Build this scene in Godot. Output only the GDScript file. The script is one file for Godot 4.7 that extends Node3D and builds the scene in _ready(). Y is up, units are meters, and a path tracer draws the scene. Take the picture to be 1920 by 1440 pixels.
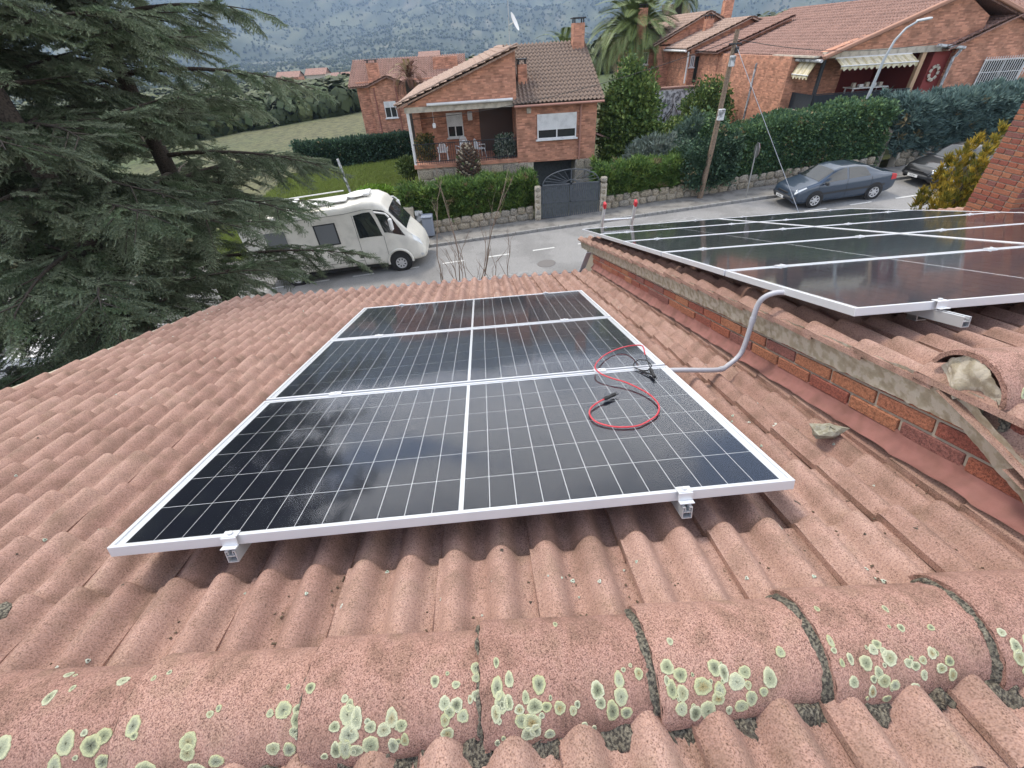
extends Node3D

# ------------------------------------------------------------------ geometry collector
class Geo:
	var v := PackedVector3Array()
	var n := PackedVector3Array()
	var c := PackedColorArray()
	var i := PackedInt32Array()
	var tint := Color.WHITE
	var colored := false
	var x := Transform3D()

	func tri(a: Vector3, b: Vector3, d: Vector3) -> void:
		a = x * a; b = x * b; d = x * d
		var m := (b - a).cross(d - a).normalized()
		var k := v.size()
		v.append(a); v.append(b); v.append(d)
		for q in 3:
			n.append(m); c.append(tint)
		i.append(k); i.append(k + 2); i.append(k + 1)

	# corners run counter-clockwise seen from outside
	func quad(a: Vector3, b: Vector3, d: Vector3, e: Vector3) -> void:
		a = x * a; b = x * b; d = x * d; e = x * e
		var m := (d - a).cross(e - b).normalized()
		var k := v.size()
		v.append(a); v.append(b); v.append(d); v.append(e)
		for q in 4:
			n.append(m); c.append(tint)
		i.append(k); i.append(k + 2); i.append(k + 1)
		i.append(k); i.append(k + 3); i.append(k + 2)

	# rows x cols smooth sheet; p is row-major; outside is where (next col) x (next row) points
	func sheet(p: PackedVector3Array, rows: int, cols: int, wrap := false, cols_tint := PackedColorArray()) -> void:
		var k := v.size()
		for r in rows:
			for q in cols:
				var r0 := maxi(r - 1, 0); var r1 := mini(r + 1, rows - 1)
				var q0 := q - 1; var q1 := q + 1
				if wrap:
					q0 = (q0 + cols - 1) % (cols - 1) if q == 0 else q0
					q1 = 1 if q == cols - 1 else q1
					if q == 0: q0 = cols - 2
				else:
					q0 = maxi(q0, 0); q1 = mini(q1, cols - 1)
				var du := p[r * cols + q1] - p[r * cols + q0]
				var dv := p[r1 * cols + q] - p[r0 * cols + q]
				var m := du.cross(dv)
				if m.length_squared() < 1e-20:
					m = Vector3.UP
				v.append(x * p[r * cols + q])
				n.append((x.basis * m).normalized())
				c.append(cols_tint[r * cols + q] if cols_tint.size() else tint)
		for r in rows - 1:
			for q in cols - 1:
				var a := k + r * cols + q
				i.append(a); i.append(a + cols + 1); i.append(a + 1)
				i.append(a); i.append(a + cols); i.append(a + cols + 1)

	func box(at: Vector3, size: Vector3, b := Basis()) -> void:
		var h := size * 0.5
		var p := []
		for sx in [-1, 1]:
			for sy in [-1, 1]:
				for sz in [-1, 1]:
					p.append(at + b * Vector3(sx * h.x, sy * h.y, sz * h.z))
		quad(p[4], p[6], p[7], p[5])
		quad(p[0], p[1], p[3], p[2])
		quad(p[2], p[3], p[7], p[6])
		quad(p[0], p[4], p[5], p[1])
		quad(p[1], p[5], p[7], p[3])
		quad(p[0], p[2], p[6], p[4])

	# box with chamfered edges
	func bevel(at: Vector3, size: Vector3, e: float, b := Basis()) -> void:
		var h := size * 0.5
		e = minf(e, minf(h.x, minf(h.y, h.z)) * 0.9)
		var g := h - Vector3(e, e, e)
		var f := func(px, py, pz): return at + b * Vector3(px, py, pz)
		for s in [-1.0, 1.0]:
			_face(f.call(s * h.x, -g.y, -g.z), f.call(s * h.x, g.y, -g.z), f.call(s * h.x, g.y, g.z), f.call(s * h.x, -g.y, g.z), s > 0)
			_face(f.call(-g.x, s * h.y, -g.z), f.call(-g.x, s * h.y, g.z), f.call(g.x, s * h.y, g.z), f.call(g.x, s * h.y, -g.z), s > 0)
			_face(f.call(-g.x, -g.y, s * h.z), f.call(g.x, -g.y, s * h.z), f.call(g.x, g.y, s * h.z), f.call(-g.x, g.y, s * h.z), s > 0)
			for t in [-1.0, 1.0]:
				_face(f.call(s * h.x, t * g.y, -g.z), f.call(s * g.x, t * h.y, -g.z), f.call(s * g.x, t * h.y, g.z), f.call(s * h.x, t * g.y, g.z), s * t > 0)
				_face(f.call(s * h.x, -g.y, t * g.z), f.call(s * h.x, g.y, t * g.z), f.call(s * g.x, g.y, t * h.z), f.call(s * g.x, -g.y, t * h.z), s * t > 0)
				_face(f.call(-g.x, s * h.y, t * g.z), f.call(-g.x, s * g.y, t * h.z), f.call(g.x, s * g.y, t * h.z), f.call(g.x, s * h.y, t * g.z), s * t > 0)
				for w in [-1.0, 1.0]:
					var a: Vector3 = f.call(s * h.x, t * g.y, w * g.z)
					var bb: Vector3 = f.call(s * g.x, t * h.y, w * g.z)
					var d: Vector3 = f.call(s * g.x, t * g.y, w * h.z)
					if s * t * w > 0: tri(a, bb, d)
					else: tri(a, d, bb)

	func _face(a: Vector3, b: Vector3, d: Vector3, e: Vector3, same: bool) -> void:
		if same: quad(a, b, d, e)
		else: quad(a, e, d, b)

	func tube(path: PackedVector3Array, radii: PackedFloat32Array, sides := 8, caps := true) -> void:
		var m := path.size()
		var pts := PackedVector3Array()
		var side := Vector3.ZERO
		for k in m:
			var d := (path[mini(k + 1, m - 1)] - path[maxi(k - 1, 0)]).normalized()
			if side == Vector3.ZERO:
				side = d.cross(Vector3.UP if absf(d.y) < 0.9 else Vector3.RIGHT).normalized()
			else:
				side = (side - d * side.dot(d)).normalized()
			var up := d.cross(side)
			var r: float = radii[mini(k, radii.size() - 1)]
			for q in sides + 1:
				var a := TAU * q / sides
				pts.append(path[k] + (side * cos(a) + up * sin(a)) * r)
		sheet(pts, m, sides + 1, true)
		if caps:
			for end in [0, m - 1]:
				for q in sides:
					var a := pts[end * (sides + 1) + q]
					var b := pts[end * (sides + 1) + q + 1]
					if end == 0: tri(path[0], b, a)
					else: tri(path[m - 1], a, b)

	# profile of (radius, height) turned about y
	func lathe(prof: PackedVector2Array, sides := 16, at := Vector3.ZERO, b := Basis()) -> void:
		var pts := PackedVector3Array()
		for p in prof:
			for q in sides + 1:
				var a := -TAU * q / sides
				pts.append(at + b * Vector3(p.x * cos(a), p.y, p.x * sin(a)))
		sheet(pts, prof.size(), sides + 1, true)

	# polygon (counter-clockwise in its own xy) pushed out along z
	func prism(poly: PackedVector2Array, z0: float, z1: float, b := Transform3D()) -> void:
		var idx := Geometry2D.triangulate_polygon(poly)
		var area := 0.0
		for k in poly.size():
			area += poly[k].cross(poly[(k + 1) % poly.size()])
		var P := poly.duplicate()
		if area < 0:
			P.reverse()
			idx = Geometry2D.triangulate_polygon(P)
		var t := 0
		while t < idx.size():
			var a := P[idx[t]]; var bb := P[idx[t + 1]]; var d := P[idx[t + 2]]
			if (bb - a).cross(d - a) < 0:
				var s := bb; bb = d; d = s
			tri(b * Vector3(a.x, a.y, z1), b * Vector3(bb.x, bb.y, z1), b * Vector3(d.x, d.y, z1))
			tri(b * Vector3(a.x, a.y, z0), b * Vector3(d.x, d.y, z0), b * Vector3(bb.x, bb.y, z0))
			t += 3
		for k in P.size():
			var a := P[k]; var bb := P[(k + 1) % P.size()]
			quad(b * Vector3(a.x, a.y, z0), b * Vector3(bb.x, bb.y, z0), b * Vector3(bb.x, bb.y, z1), b * Vector3(a.x, a.y, z1))

	func mesh() -> ArrayMesh:
		var arr := []
		arr.resize(Mesh.ARRAY_MAX)
		arr[Mesh.ARRAY_VERTEX] = v
		arr[Mesh.ARRAY_NORMAL] = n
		if colored:
			arr[Mesh.ARRAY_COLOR] = c
		arr[Mesh.ARRAY_INDEX] = i
		var m := ArrayMesh.new()
		if v.size():
			m.add_surface_from_arrays(Mesh.PRIMITIVE_TRIANGLES, arr)
		return m

# ------------------------------------------------------------------ scene helpers
var rng := RandomNumberGenerator.new()
var names := {}

func numbered(called: String) -> String:
	if not names.has(called):
		names[called] = 0
		return called
	names[called] += 1
	return "%s_%03d" % [called, names[called]]

func thing(called: String, label: String, category: String, group := "", at := Vector3.ZERO, turn := 0.0) -> Node3D:
	var o := Node3D.new()
	o.name = numbered(called)
	add_child(o)
	o.position = at
	o.rotation.y = turn
	o.set_meta("label", label)
	o.set_meta("category", category)
	if group: o.set_meta("group", group)
	return o

func part(parent: Node, called: String, m: Mesh, material: Material, t := Transform3D(), stuff := false) -> MeshInstance3D:
	var o := MeshInstance3D.new()
	o.name = called
	o.mesh = m
	o.material_override = material
	parent.add_child(o, true)
	o.transform = t
	o.cast_shadow = GeometryInstance3D.SHADOW_CASTING_SETTING_ON
	if stuff: o.set_meta("kind", "stuff")
	return o

func gpart(parent: Node, called: String, g: Geo, material: Material, stuff := false) -> MeshInstance3D:
	return part(parent, called, g.mesh(), material, Transform3D(), stuff)

func structure(called: String, g: Geo, material: Material) -> MeshInstance3D:
	var o := part(self, called, g.mesh(), material)
	o.set_meta("kind", "structure")
	return o

func copies(parent: Node, called: String, m: Mesh, material: Material, places: Array, tints := PackedColorArray(), stuff := false) -> MultiMeshInstance3D:
	var mm := MultiMesh.new()
	mm.transform_format = MultiMesh.TRANSFORM_3D
	mm.use_colors = tints.size() > 0
	mm.mesh = m
	mm.instance_count = places.size()
	for k in places.size():
		mm.set_instance_transform(k, places[k])
		if tints.size(): mm.set_instance_color(k, tints[k])
	var o := MultiMeshInstance3D.new()
	o.name = called
	o.multimesh = mm
	o.material_override = material
	parent.add_child(o, true)
	if stuff: o.set_meta("kind", "stuff")
	return o

func lin(r: float, g: float, b: float, a := 1.0) -> Color:
	var k := Color(r, g, b).linear_to_srgb()
	k.a = a
	return k

func noise_tex(size: int, freq: float, ramp: Array, kind := FastNoiseLite.TYPE_SIMPLEX_SMOOTH, octaves := 3, sd := 1) -> NoiseTexture2D:
	var f := FastNoiseLite.new()
	f.noise_type = kind
	f.frequency = freq
	f.seed = sd
	f.fractal_octaves = octaves
	f.fractal_type = FastNoiseLite.FRACTAL_FBM if octaves > 1 else FastNoiseLite.FRACTAL_NONE
	var t := NoiseTexture2D.new()
	t.width = size
	t.height = size
	t.seamless = true
	t.generate_mipmaps = false
	t.noise = f
	if ramp.size():
		var g := Gradient.new()
		var offs := PackedFloat32Array()
		var cols := PackedColorArray()
		for r in ramp:
			offs.append(r[0]); cols.append(r[1])
		g.offsets = offs
		g.colors = cols
		t.color_ramp = g
	return t

func mat(col: Color, rough := 0.8, metal := 0.0, spec := 0.5) -> StandardMaterial3D:
	var m := StandardMaterial3D.new()
	m.albedo_color = col
	m.roughness = rough
	m.metallic = metal
	m.metallic_specular = spec
	return m

# triplanar material: albedo noise (metres per repeat), multiplied large patches, bump relief in cm
func tmat(col: Color, rough: float, tex: Texture2D, metres: float, patch: Texture2D = null, patch_m := 2.0, bump: Texture2D = null, bump_cm := 0.0, in_world := true) -> StandardMaterial3D:
	var m := mat(col, rough)
	m.uv1_triplanar = true
	m.uv1_world_triplanar = in_world
	m.uv1_scale = Vector3.ONE / metres
	m.uv1_triplanar_sharpness = 4.0
	m.albedo_texture = tex
	if patch:
		m.detail_enabled = true
		m.detail_blend_mode = BaseMaterial3D.BLEND_MODE_MUL
		m.detail_albedo = patch
		m.detail_uv_layer = BaseMaterial3D.DETAIL_UV_2
		m.uv2_triplanar = true
		m.uv2_world_triplanar = in_world
		m.uv2_scale = Vector3.ONE / patch_m
	if bump:
		m.heightmap_enabled = true
		m.heightmap_texture = bump
		m.heightmap_scale = bump_cm
	return m

func gray(a: float) -> Color:
	return Color(a, a, a)

func leafmat(c: Color, rough := 0.6, through := 0.25) -> StandardMaterial3D:
	var m := mat(c, rough, 0.0, 0.35)
	m.vertex_color_use_as_albedo = true
	m.backlight_enabled = true
	m.backlight = Color(through, through, through)
	m.cull_mode = BaseMaterial3D.CULL_DISABLED
	return m

# ------------------------------------------------------------------ roof frame: u along the ridge, v down the slope, h off the slope
const SLOPE := 0.2617994
const A0 := Vector3(-1.19061, 6.07357, -0.83555)   # corner of the small array, panel tops
const B0 := Vector3(1.48925, 6.26720, -1.50122)    # corner of the large array, panel tops
const TW := 0.283      # tile cover width (two rolls)
const TE := 0.29       # tile exposure
const CREST := -0.115  # roll crests under the panel tops
const PW := 2.094
const PH := 1.038
var RB := Basis(Vector3.RIGHT, Vector3(0, cos(SLOPE), -sin(SLOPE)), Vector3(0, sin(SLOPE), cos(SLOPE)))
var RBN := Basis(Vector3.RIGHT, Vector3(0, cos(SLOPE), sin(SLOPE)), Vector3(0, -sin(SLOPE), cos(SLOPE)))  # slope on the near side of a ridge

var M := {}

func rp(o: Vector3, u: float, v: float, h: float) -> Vector3:
	return o + RB * Vector3(u, h, -v)

func tile_h(xx: float) -> float:
	var m := TW * 0.5
	var t := fmod(xx, m) / m
	if t < 0.70:
		var s := sin(PI * t / 0.70)
		return -0.052 + 0.052 * pow(s, 0.85)
	return -0.052 - 0.002 * sin(PI * (t - 0.70) / 0.30)

func tile_mesh(width: float, warp: float, length := 0.36) -> ArrayMesh:
	var g := Geo.new()
	var xs := PackedFloat32Array()
	var n := int(round(width / (TW * 0.5)))
	for m in n:
		for k in 12:
			xs.append(TW * 0.5 * (m + k / 12.0))
	xs.append(width + 0.012)
	var prof := func(q: int) -> float:
		var h: float = tile_h(xs[q]) if q < xs.size() - 1 else -0.052
		if xs[q] < 0.02:
			h = maxf(h, -0.030 + 0.0 * xs[q])
		return h
	var rows := [[0.0, -0.010], [0.003, -0.003], [0.012, 0.0], [0.12, -0.008 + warp], [length, -0.034]]
	var p := PackedVector3Array()
	for q in range(rows.size() - 1, -1, -1):
		for k in xs.size():
			p.append(Vector3(xs[k], prof.call(k) + rows[q][1], rows[q][0]))
	g.sheet(p, rows.size(), xs.size())
	for k in xs.size() - 1:
		var a := Vector3(xs[k], prof.call(k) - 0.010, 0.0)
		var b := Vector3(xs[k + 1], prof.call(k + 1) - 0.010, 0.0)
		var dn := Vector3(0, -0.020, 0.004)
		g.quad(a + dn, a, b, b + dn)
	# side lip over the neighbour's pan
	g.quad(Vector3(0, -0.030 - 0.002, 0.0), Vector3(0, -0.055, 0.0), Vector3(0, -0.072, length), Vector3(0, -0.050, length))
	return g.mesh()

func roof_tile_materials() -> void:
	var grain := speckle(256, 2, [[3.0, Color(0.93, 0.93, 0.93)], [2.0, Color(1.0, 0.98, 0.95)], [1.6, Color(0.83, 0.81, 0.79)], [0.8, Color(0.66, 0.62, 0.60)], [0.28, Color(0.46, 0.42, 0.40)]], 3)
	var patch := noise_tex(512, 0.012, [[0.0, Color(0.70, 0.70, 0.66)], [0.36, Color(0.91, 0.90, 0.88)], [0.48, Color(0.99, 0.98, 0.97)], [0.62, Color(1.0, 1.0, 1.0)], [1.0, Color(0.86, 0.88, 0.83)]], FastNoiseLite.TYPE_SIMPLEX_SMOOTH, 5, 8)
	var relief := noise_tex(512, 0.16, [], FastNoiseLite.TYPE_SIMPLEX, 3, 5)
	M.grain = grain
	M.patch = patch
	M.relief = relief
	M.tile = []
	for k in [[0.480, 0.308, 0.258], [0.440, 0.278, 0.232], [0.515, 0.338, 0.286], [0.420, 0.262, 0.218], [0.495, 0.322, 0.270]]:
		M.tile.append(tmat(lin(k[0], k[1], k[2]), 0.93, grain, 0.40, patch, 1.3, relief, 0.08))
	M.ridge = []
	var grain2 := speckle(256, 2, [[2.8, Color(0.90, 0.88, 0.87)], [2.0, Color(1.0, 0.98, 0.95)], [1.6, Color(0.76, 0.71, 0.69)], [0.9, Color(0.54, 0.48, 0.47)], [0.3, Color(0.34, 0.30, 0.30)]], 31)
	for k in [[0.480, 0.300, 0.252], [0.445, 0.275, 0.232], [0.505, 0.320, 0.268]]:
		M.ridge.append(tmat(lin(k[0], k[1], k[2]), 0.95, grain2, 0.36, patch, 0.8, relief, 0.12))
	M.tile_red = tmat(lin(0.29, 0.13, 0.112), 0.8, M.soft2, 0.6, patch, 1.0, relief, 0.03)
	var mort := noise_tex(512, 0.02, [[0.0, Color(0.80, 0.78, 0.73)], [0.45, Color(0.92, 0.91, 0.88)], [0.6, Color(1, 1, 1)], [1.0, Color(1, 1, 1)]], FastNoiseLite.TYPE_SIMPLEX, 5, 12)
	M.mortar = tmat(lin(0.50, 0.45, 0.36), 0.95, mort, 0.7, null, 1.0, relief, 0.12)
	M.slab = tmat(lin(0.36, 0.345, 0.275), 0.95, mort, 0.3, null, 1.0, relief, 0.2)
	var moss := noise_tex(512, 0.06, [[0.0, Color(0.20, 0.19, 0.18)], [0.40, Color(0.36, 0.34, 0.32)], [0.50, Color(0.50, 0.48, 0.44)], [0.60, Color(0.64, 0.62, 0.57)], [0.72, Color(0.54, 0.50, 0.44)], [1.0, Color(0.90, 0.90, 0.85)]], FastNoiseLite.TYPE_SIMPLEX, 6, 44)
	M.mossy = tmat(lin(0.60, 0.60, 0.56), 0.97, moss, 0.30, M.soft, 0.2, relief, 0.25)
	var bump2 := noise_tex(256, 0.05, [], FastNoiseLite.TYPE_SIMPLEX, 4, 15)
	M.bump2 = bump2
	M.brick = []
	for k in [[0.46, 0.155, 0.095], [0.50, 0.20, 0.12], [0.39, 0.125, 0.09], [0.34, 0.14, 0.12], [0.54, 0.23, 0.13]]:
		M.brick.append(tmat(lin(k[0], k[1], k[2]), 0.8, noise_tex(256, 0.05, [[0.0, gray(0.66)], [0.5, gray(0.92)], [1.0, gray(1.0)]], FastNoiseLite.TYPE_SIMPLEX, 4, 70) if not M.has("brick_tex") else M.brick_tex, 0.25, grain, 0.4, bump2, 0.15))
		M.brick_tex = M.brick[0].albedo_texture
	M.alu = mat(lin(0.62, 0.63, 0.64), 0.42, 0.55)
	M.alu_white = mat(lin(0.66, 0.67, 0.69), 0.40, 0.35)
	M.steel = mat(lin(0.45, 0.46, 0.47), 0.35, 0.9)
	M.black = mat(lin(0.012, 0.012, 0.013), 0.5)
	M.pvc = mat(lin(0.43, 0.43, 0.455), 0.42)

# a thing of tiles on one slope: courses k0..k1, columns j0..j1
func lay_tiles(deck: Node3D, o: Vector3, u0: float, v0: float, j0: int, j1: int, k0: int, k1: int, keep: Callable, near := false) -> void:
	if not M.has("tile_meshes"):
		M.tile_meshes = [tile_mesh(TW, 0.0), tile_mesh(TW, 0.0012), tile_mesh(TW, -0.0012)]
	var rest := Geo.new()
	var b := RBN.rotated(Vector3.UP, 0) if near else RB
	for k in range(k0, k1):
		for j in range(j0, j1):
			var how: int = keep.call(j, k)
			if how == 0: continue
			var at := o + RB * Vector3(u0 + TW * j, CREST, -(v0 + TE * k)) if not near else o + Basis(Vector3.UP, PI) * (RB * Vector3(u0 + TW * j, 0, -(v0 + TE * k)))
			var wob := Basis.from_euler(Vector3(rng.randf_range(-0.006, 0.006), rng.randf_range(-0.010, 0.010), rng.randf_range(-0.008, 0.008)))
			var t := Transform3D((Basis(Vector3.UP, PI) * RB if near else RB) * wob, at + RB.y * rng.randf_range(-0.002, 0.003) + RB.x * rng.randf_range(-0.003, 0.003) + RB.z * rng.randf_range(-0.005, 0.005))
			var mk := rng.randi_range(0, 2)
			var mm: StandardMaterial3D = M.tile[rng.randi_range(0, 4)]
			if how == 1:
				part(deck, "roof_tile", M.tile_meshes[mk], mm, t)
			else:
				var src: ArrayMesh = M.tile_meshes[mk]
				var arr := src.surface_get_arrays(0)
				var base := rest.v.size()
				for q in arr[Mesh.ARRAY_VERTEX].size():
					rest.v.append(t * arr[Mesh.ARRAY_VERTEX][q])
					rest.n.append(t.basis * arr[Mesh.ARRAY_NORMAL][q])
					rest.c.append(Color.WHITE)
				for q in arr[Mesh.ARRAY_INDEX]:
					rest.i.append(base + q)
	if rest.v.size():
		gpart(deck, "covered_roof_tile", rest, M.tile[0], true)

# ridge: half-round tiles along x. ax = axis point at x = 0, returns nothing
func ridge_h(a: float, flare: float) -> Vector3:
	# a from -1 (far edge) to 1 (near edge): cross-section in (y, z)
	var w := 0.112 + flare
	var ang := a * 1.42
	return Vector3(0, 0.100 * (cos(ang) - cos(1.42)) / (1 - cos(1.42)) + flare * 0.9, w * sin(ang) / sin(1.42))

func ridge_point(seg: Array, s: float, a: float, lift: float) -> Vector3:
	# seg = [x0, x1, axis y, axis z, tilt]; s 0..1 along the tile (0 = flared left end)
	var fl: float = lerpf(0.019, 0.0, s)
	var c := ridge_h(a, fl)
	var d := ridge_h(a + 0.01, fl) - ridge_h(a - 0.01, fl)
	var nrm := Vector3(0, d.z, -d.y).normalized()
	return Vector3(lerpf(seg[0], seg[1], s), seg[2] + c.y, seg[3] + c.z) + nrm * lift

func ridge_tile(house: Node3D, seg: Array, which: int) -> MeshInstance3D:
	var g := Geo.new()
	var cols := 25
	var ss := [0.0, 0.012, 0.03, 0.3, 0.65, 1.0]
	var p := PackedVector3Array()
	for s in ss:
		for q in cols:
			var a := lerpf(-1.0, 1.0, q / float(cols - 1))
			var wav := 0.002 * sin(q * 1.7 + which) if s < 0.02 else 0.0
			p.append(ridge_point(seg, s, a, (-0.004 if s == 0.0 else 0.0) + 0.0) + Vector3(wav, 0, 0))
	# du = a direction (towards +z), dv = +x : du x dv = z x x = y up
	g.sheet(p, ss.size(), cols)
	for q in cols - 1:   # thickness at the flared end
		var a0 := lerpf(-1.0, 1.0, q / float(cols - 1))
		var a1 := lerpf(-1.0, 1.0, (q + 1) / float(cols - 1))
		g.quad(ridge_point(seg, 0.0, a0, -0.004), ridge_point(seg, 0.0, a0, -0.019), ridge_point(seg, 0.0, a1, -0.019), ridge_point(seg, 0.0, a1, -0.004))
	for e in [-1.0, 1.0]:
		g.quad(ridge_point(seg, 0, e, 0), ridge_point(seg, 0, e, -0.016), ridge_point(seg, 1, e, -0.016), ridge_point(seg, 1, e, 0))
	return part(house, "ridge_tile", g.mesh(), M.ridge[which % 3])

# crusty rosette grown on a ridge tile: s, a = centre, r = radius in metres
func lichen(tile: Node, seg: Array, s: float, a: float, r: float, dark: float) -> void:
	var g := Geo.new()
	g.colored = true
	var L: float = seg[1] - seg[0]
	var rings := [0.0, 0.28, 0.52, 0.74, 0.9, 1.0, 1.03]
	var hs := [0.0003, 0.0005, 0.0004, 0.0006, 0.0009, 0.0006, -0.002]
	var nq := 28
	var p := PackedVector3Array()
	var cc := PackedColorArray()
	var ph := rng.randf() * TAU
	var ex := rng.randf_range(0.8, 1.2)
	var rim := Color(0.40, 0.41, 0.23).lerp(Color(0.48, 0.49, 0.35), rng.randf())
	var mid := Color(0.23, 0.25, 0.15).lerp(Color(0.33, 0.35, 0.25), rng.randf())
	var core := Color(0.06, 0.065, 0.05).lerp(Color(0.30, 0.20, 0.07), 1.0 if rng.randf() < 0.3 else 0.0)
	var arc := 0.105 * 1.42
	for k in rings.size():
		for q in nq + 1:
			var t := TAU * (q % nq) / nq
			var lob := 1.0 + 0.06 * sin(3 * t + ph) + 0.04 * sin(7 * t - ph * 2.0) + 0.025 * sin(13 * t + 3 * ph)
			var rr: float = r * rings[k] * (lob if k > 1 else 1.0)
			var speck := rng.randf_range(-0.0002, 0.0004)
			p.append(ridge_point(seg, clampf(s + cos(t) * rr * ex / L, 0.0, 1.0), a + sin(t) * rr / ex / arc, hs[k] + speck + 0.0006))
			var col: Color
			if k <= 1: col = mid.lerp(core, dark * rng.randf_range(0.4, 1.0))
			elif k <= 2: col = mid.lerp(core, dark * rng.randf_range(0.0, 0.6))
			elif k == 3: col = mid.lerp(rim, rng.randf_range(0.3, 0.8))
			else: col = rim * rng.randf_range(0.88, 1.08)
			cc.append(col)
	# du = angle direction (x -> z), dv = outwards: angle dir at t=0 is +z(a), outwards +x : z cross x = y
	g.sheet(p, rings.size(), nq + 1, true, cc)
	part(tile, "lichen", g.mesh(), M.lichen)

func solar_panel(label: String, at: Vector3, group: String) -> Node3D:
	# at = near-left top corner
	var o := thing("solar_panel", label, "solar panel", group)
	o.transform = Transform3D(RB, at)
	if not M.has("p_frame"):
		var f := Geo.new()
		var w := 0.0115
		var t := 0.035
		for e in [[Vector3(PW * 0.5, -t * 0.5, -w * 0.5), Vector3(PW, t, w)], [Vector3(PW * 0.5, -t * 0.5, -PH + w * 0.5), Vector3(PW, t, w)]]:
			f.bevel(e[0], e[1], 0.0012)
		for e in [[Vector3(w * 0.5, -t * 0.5, -PH * 0.5), Vector3(w, t - 0.0006, PH - 2 * w)], [Vector3(PW - w * 0.5, -t * 0.5, -PH * 0.5), Vector3(w, t - 0.0006, PH - 2 * w)]]:
			f.bevel(e[0], e[1], 0.0012)
		M.p_frame = f.mesh()
		var s := Geo.new()
		s.box(Vector3(PW * 0.5, -0.0075, -PH * 0.5), Vector3(PW - 2 * w, 0.003, PH - 2 * w))
		M.p_sheet = s.mesh()
		var c := Geo.new()
		c.box(Vector3.ZERO, Vector3(0.0812, 0.0006, 0.1634))
		M.p_cell = c.mesh()
		var gl := Geo.new()
		gl.quad(Vector3(w, -0.0022, -w), Vector3(PW - w, -0.0022, -w), Vector3(PW - w, -0.0022, -PH + w), Vector3(w, -0.0022, -PH + w))
		M.p_glass = gl.mesh()
		var bb := Geo.new()
		bb.box(Vector3.ZERO, Vector3(0.0035, 0.0004, PH - 2 * w - 0.004))
		M.p_bus = bb.mesh()
		M.cell = mat(lin(0.0040, 0.0056, 0.0120), 0.35, 0.0, 0.3)
		M.cell2 = mat(lin(0.0048, 0.0064, 0.0135), 0.35, 0.0, 0.3)
		M.backsheet = mat(lin(0.52, 0.54, 0.56), 0.6)
		M.glass = mat(lin(1, 1, 1, 0.0), 0.085, 0.0, 0.5)
		M.glass.roughness = 0.065
		M.glass.transparency = BaseMaterial3D.TRANSPARENCY_ALPHA
	part(o, "frame", M.p_frame, M.alu_white)
	var sheet := part(o, "backsheet", M.p_sheet, M.backsheet)
	for r in 6:
		for c in 24:
			var cx := PW * 0.5 + (c - 11.5) * 0.0836 + (0.0065 if c > 11 else -0.0065)
			part(sheet, "cell", M.p_cell, M.cell if (r * 7 + c * 3) % 5 else M.cell2, Transform3D(Basis(), Vector3(cx, -0.0056, -(PH * 0.5 + (r - 2.5) * 0.1664))))
	part(o, "glass_pane", M.p_glass, M.glass)
	return o

# ------------------------------------------------------------------ the two roofs in the foreground
func mortar_strip(parent: Node, called: String, path: Callable, rows: int, material: Material, amp: float, sd: int) -> void:
	# path(t, q) -> point on the strip, q in 0..1 across; pushed about by noise
	var f := FastNoiseLite.new()
	f.seed = sd
	f.frequency = 18.0
	f.fractal_octaves = 4
	var g := Geo.new()
	var cols := 9
	var p := PackedVector3Array()
	for r in rows:
		for q in cols:
			var a: Vector3 = path.call(r / float(rows - 1), q / float(cols - 1))
			var d := Vector3(f.get_noise_3dv(a), f.get_noise_3dv(a + Vector3(7, 0, 0)), f.get_noise_3dv(a + Vector3(0, 9, 0)))
			p.append(a + d * amp)
	g.sheet(p, rows, cols)
	part(parent, called, g.mesh(), material)

func rock(r: Vector3, sd: int, material: Material, parent: Node, called: String, at: Vector3) -> void:
	var q := RandomNumberGenerator.new()
	q.seed = sd
	var g := Geo.new()
	var p := []
	for k in 6:
		for e in 9:
			var th := PI * k / 5.0
			var ph := -TAU * (e % 8) / 8.0 + 0.3 * k
			p.append(Vector3(sin(th) * cos(ph), -cos(th), sin(th) * sin(ph)))
	for k in 48 + 6:
		if k % 9 != 8: p[k] = at + p[k] * r * q.randf_range(0.72, 1.18)
	for k in 6:
		p[k * 9 + 8] = p[k * 9]
	for k in 5:
		for e in 8:
			g.tri(p[k * 9 + e], p[k * 9 + e + 1], p[k * 9 + e + 10])
			g.tri(p[k * 9 + e], p[k * 9 + e + 10], p[k * 9 + e + 9])
	gpart(parent, called, g, material)

func brick_rows(parent: Node, o: Vector3, bu: Vector3, bv: Vector3, bn: Vector3, length: float, rows: int, bl: float, bh: float, joint: float, depth: float, clip: Callable) -> void:
	var basis := Basis(bu, bv, bn)
	if not M.has("bricks"):
		M.bricks = {}
	for r in rows:
		var s := -fmod(r * 0.5, 1.0) * (bl + joint)
		while s < length:
			var a := maxf(s, 0.0)
			var e := minf(s + bl, length)
			s += bl + joint
			if e - a < 0.03: continue
			var key := "%.2f_%.3f_%.3f" % [snappedf(e - a, 0.02), bh, depth]
			if not M.bricks.has(key):
				var g := Geo.new()
				g.bevel(Vector3.ZERO, Vector3(snappedf(e - a, 0.02) - 0.004, bh, depth), 0.003)
				M.bricks[key] = g.mesh()
			var at := o + bu * ((a + e) * 0.5) + bv * (r * (bh + joint) + bh * 0.5)
			if not clip.call(at): continue
			part(parent, "brick", M.bricks[key], M.brick[rng.randi_range(0, 4)], Transform3D(basis.rotated(bn, rng.randf_range(-0.004, 0.004)), at + bn * rng.randf_range(-0.002, 0.003)))

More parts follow.
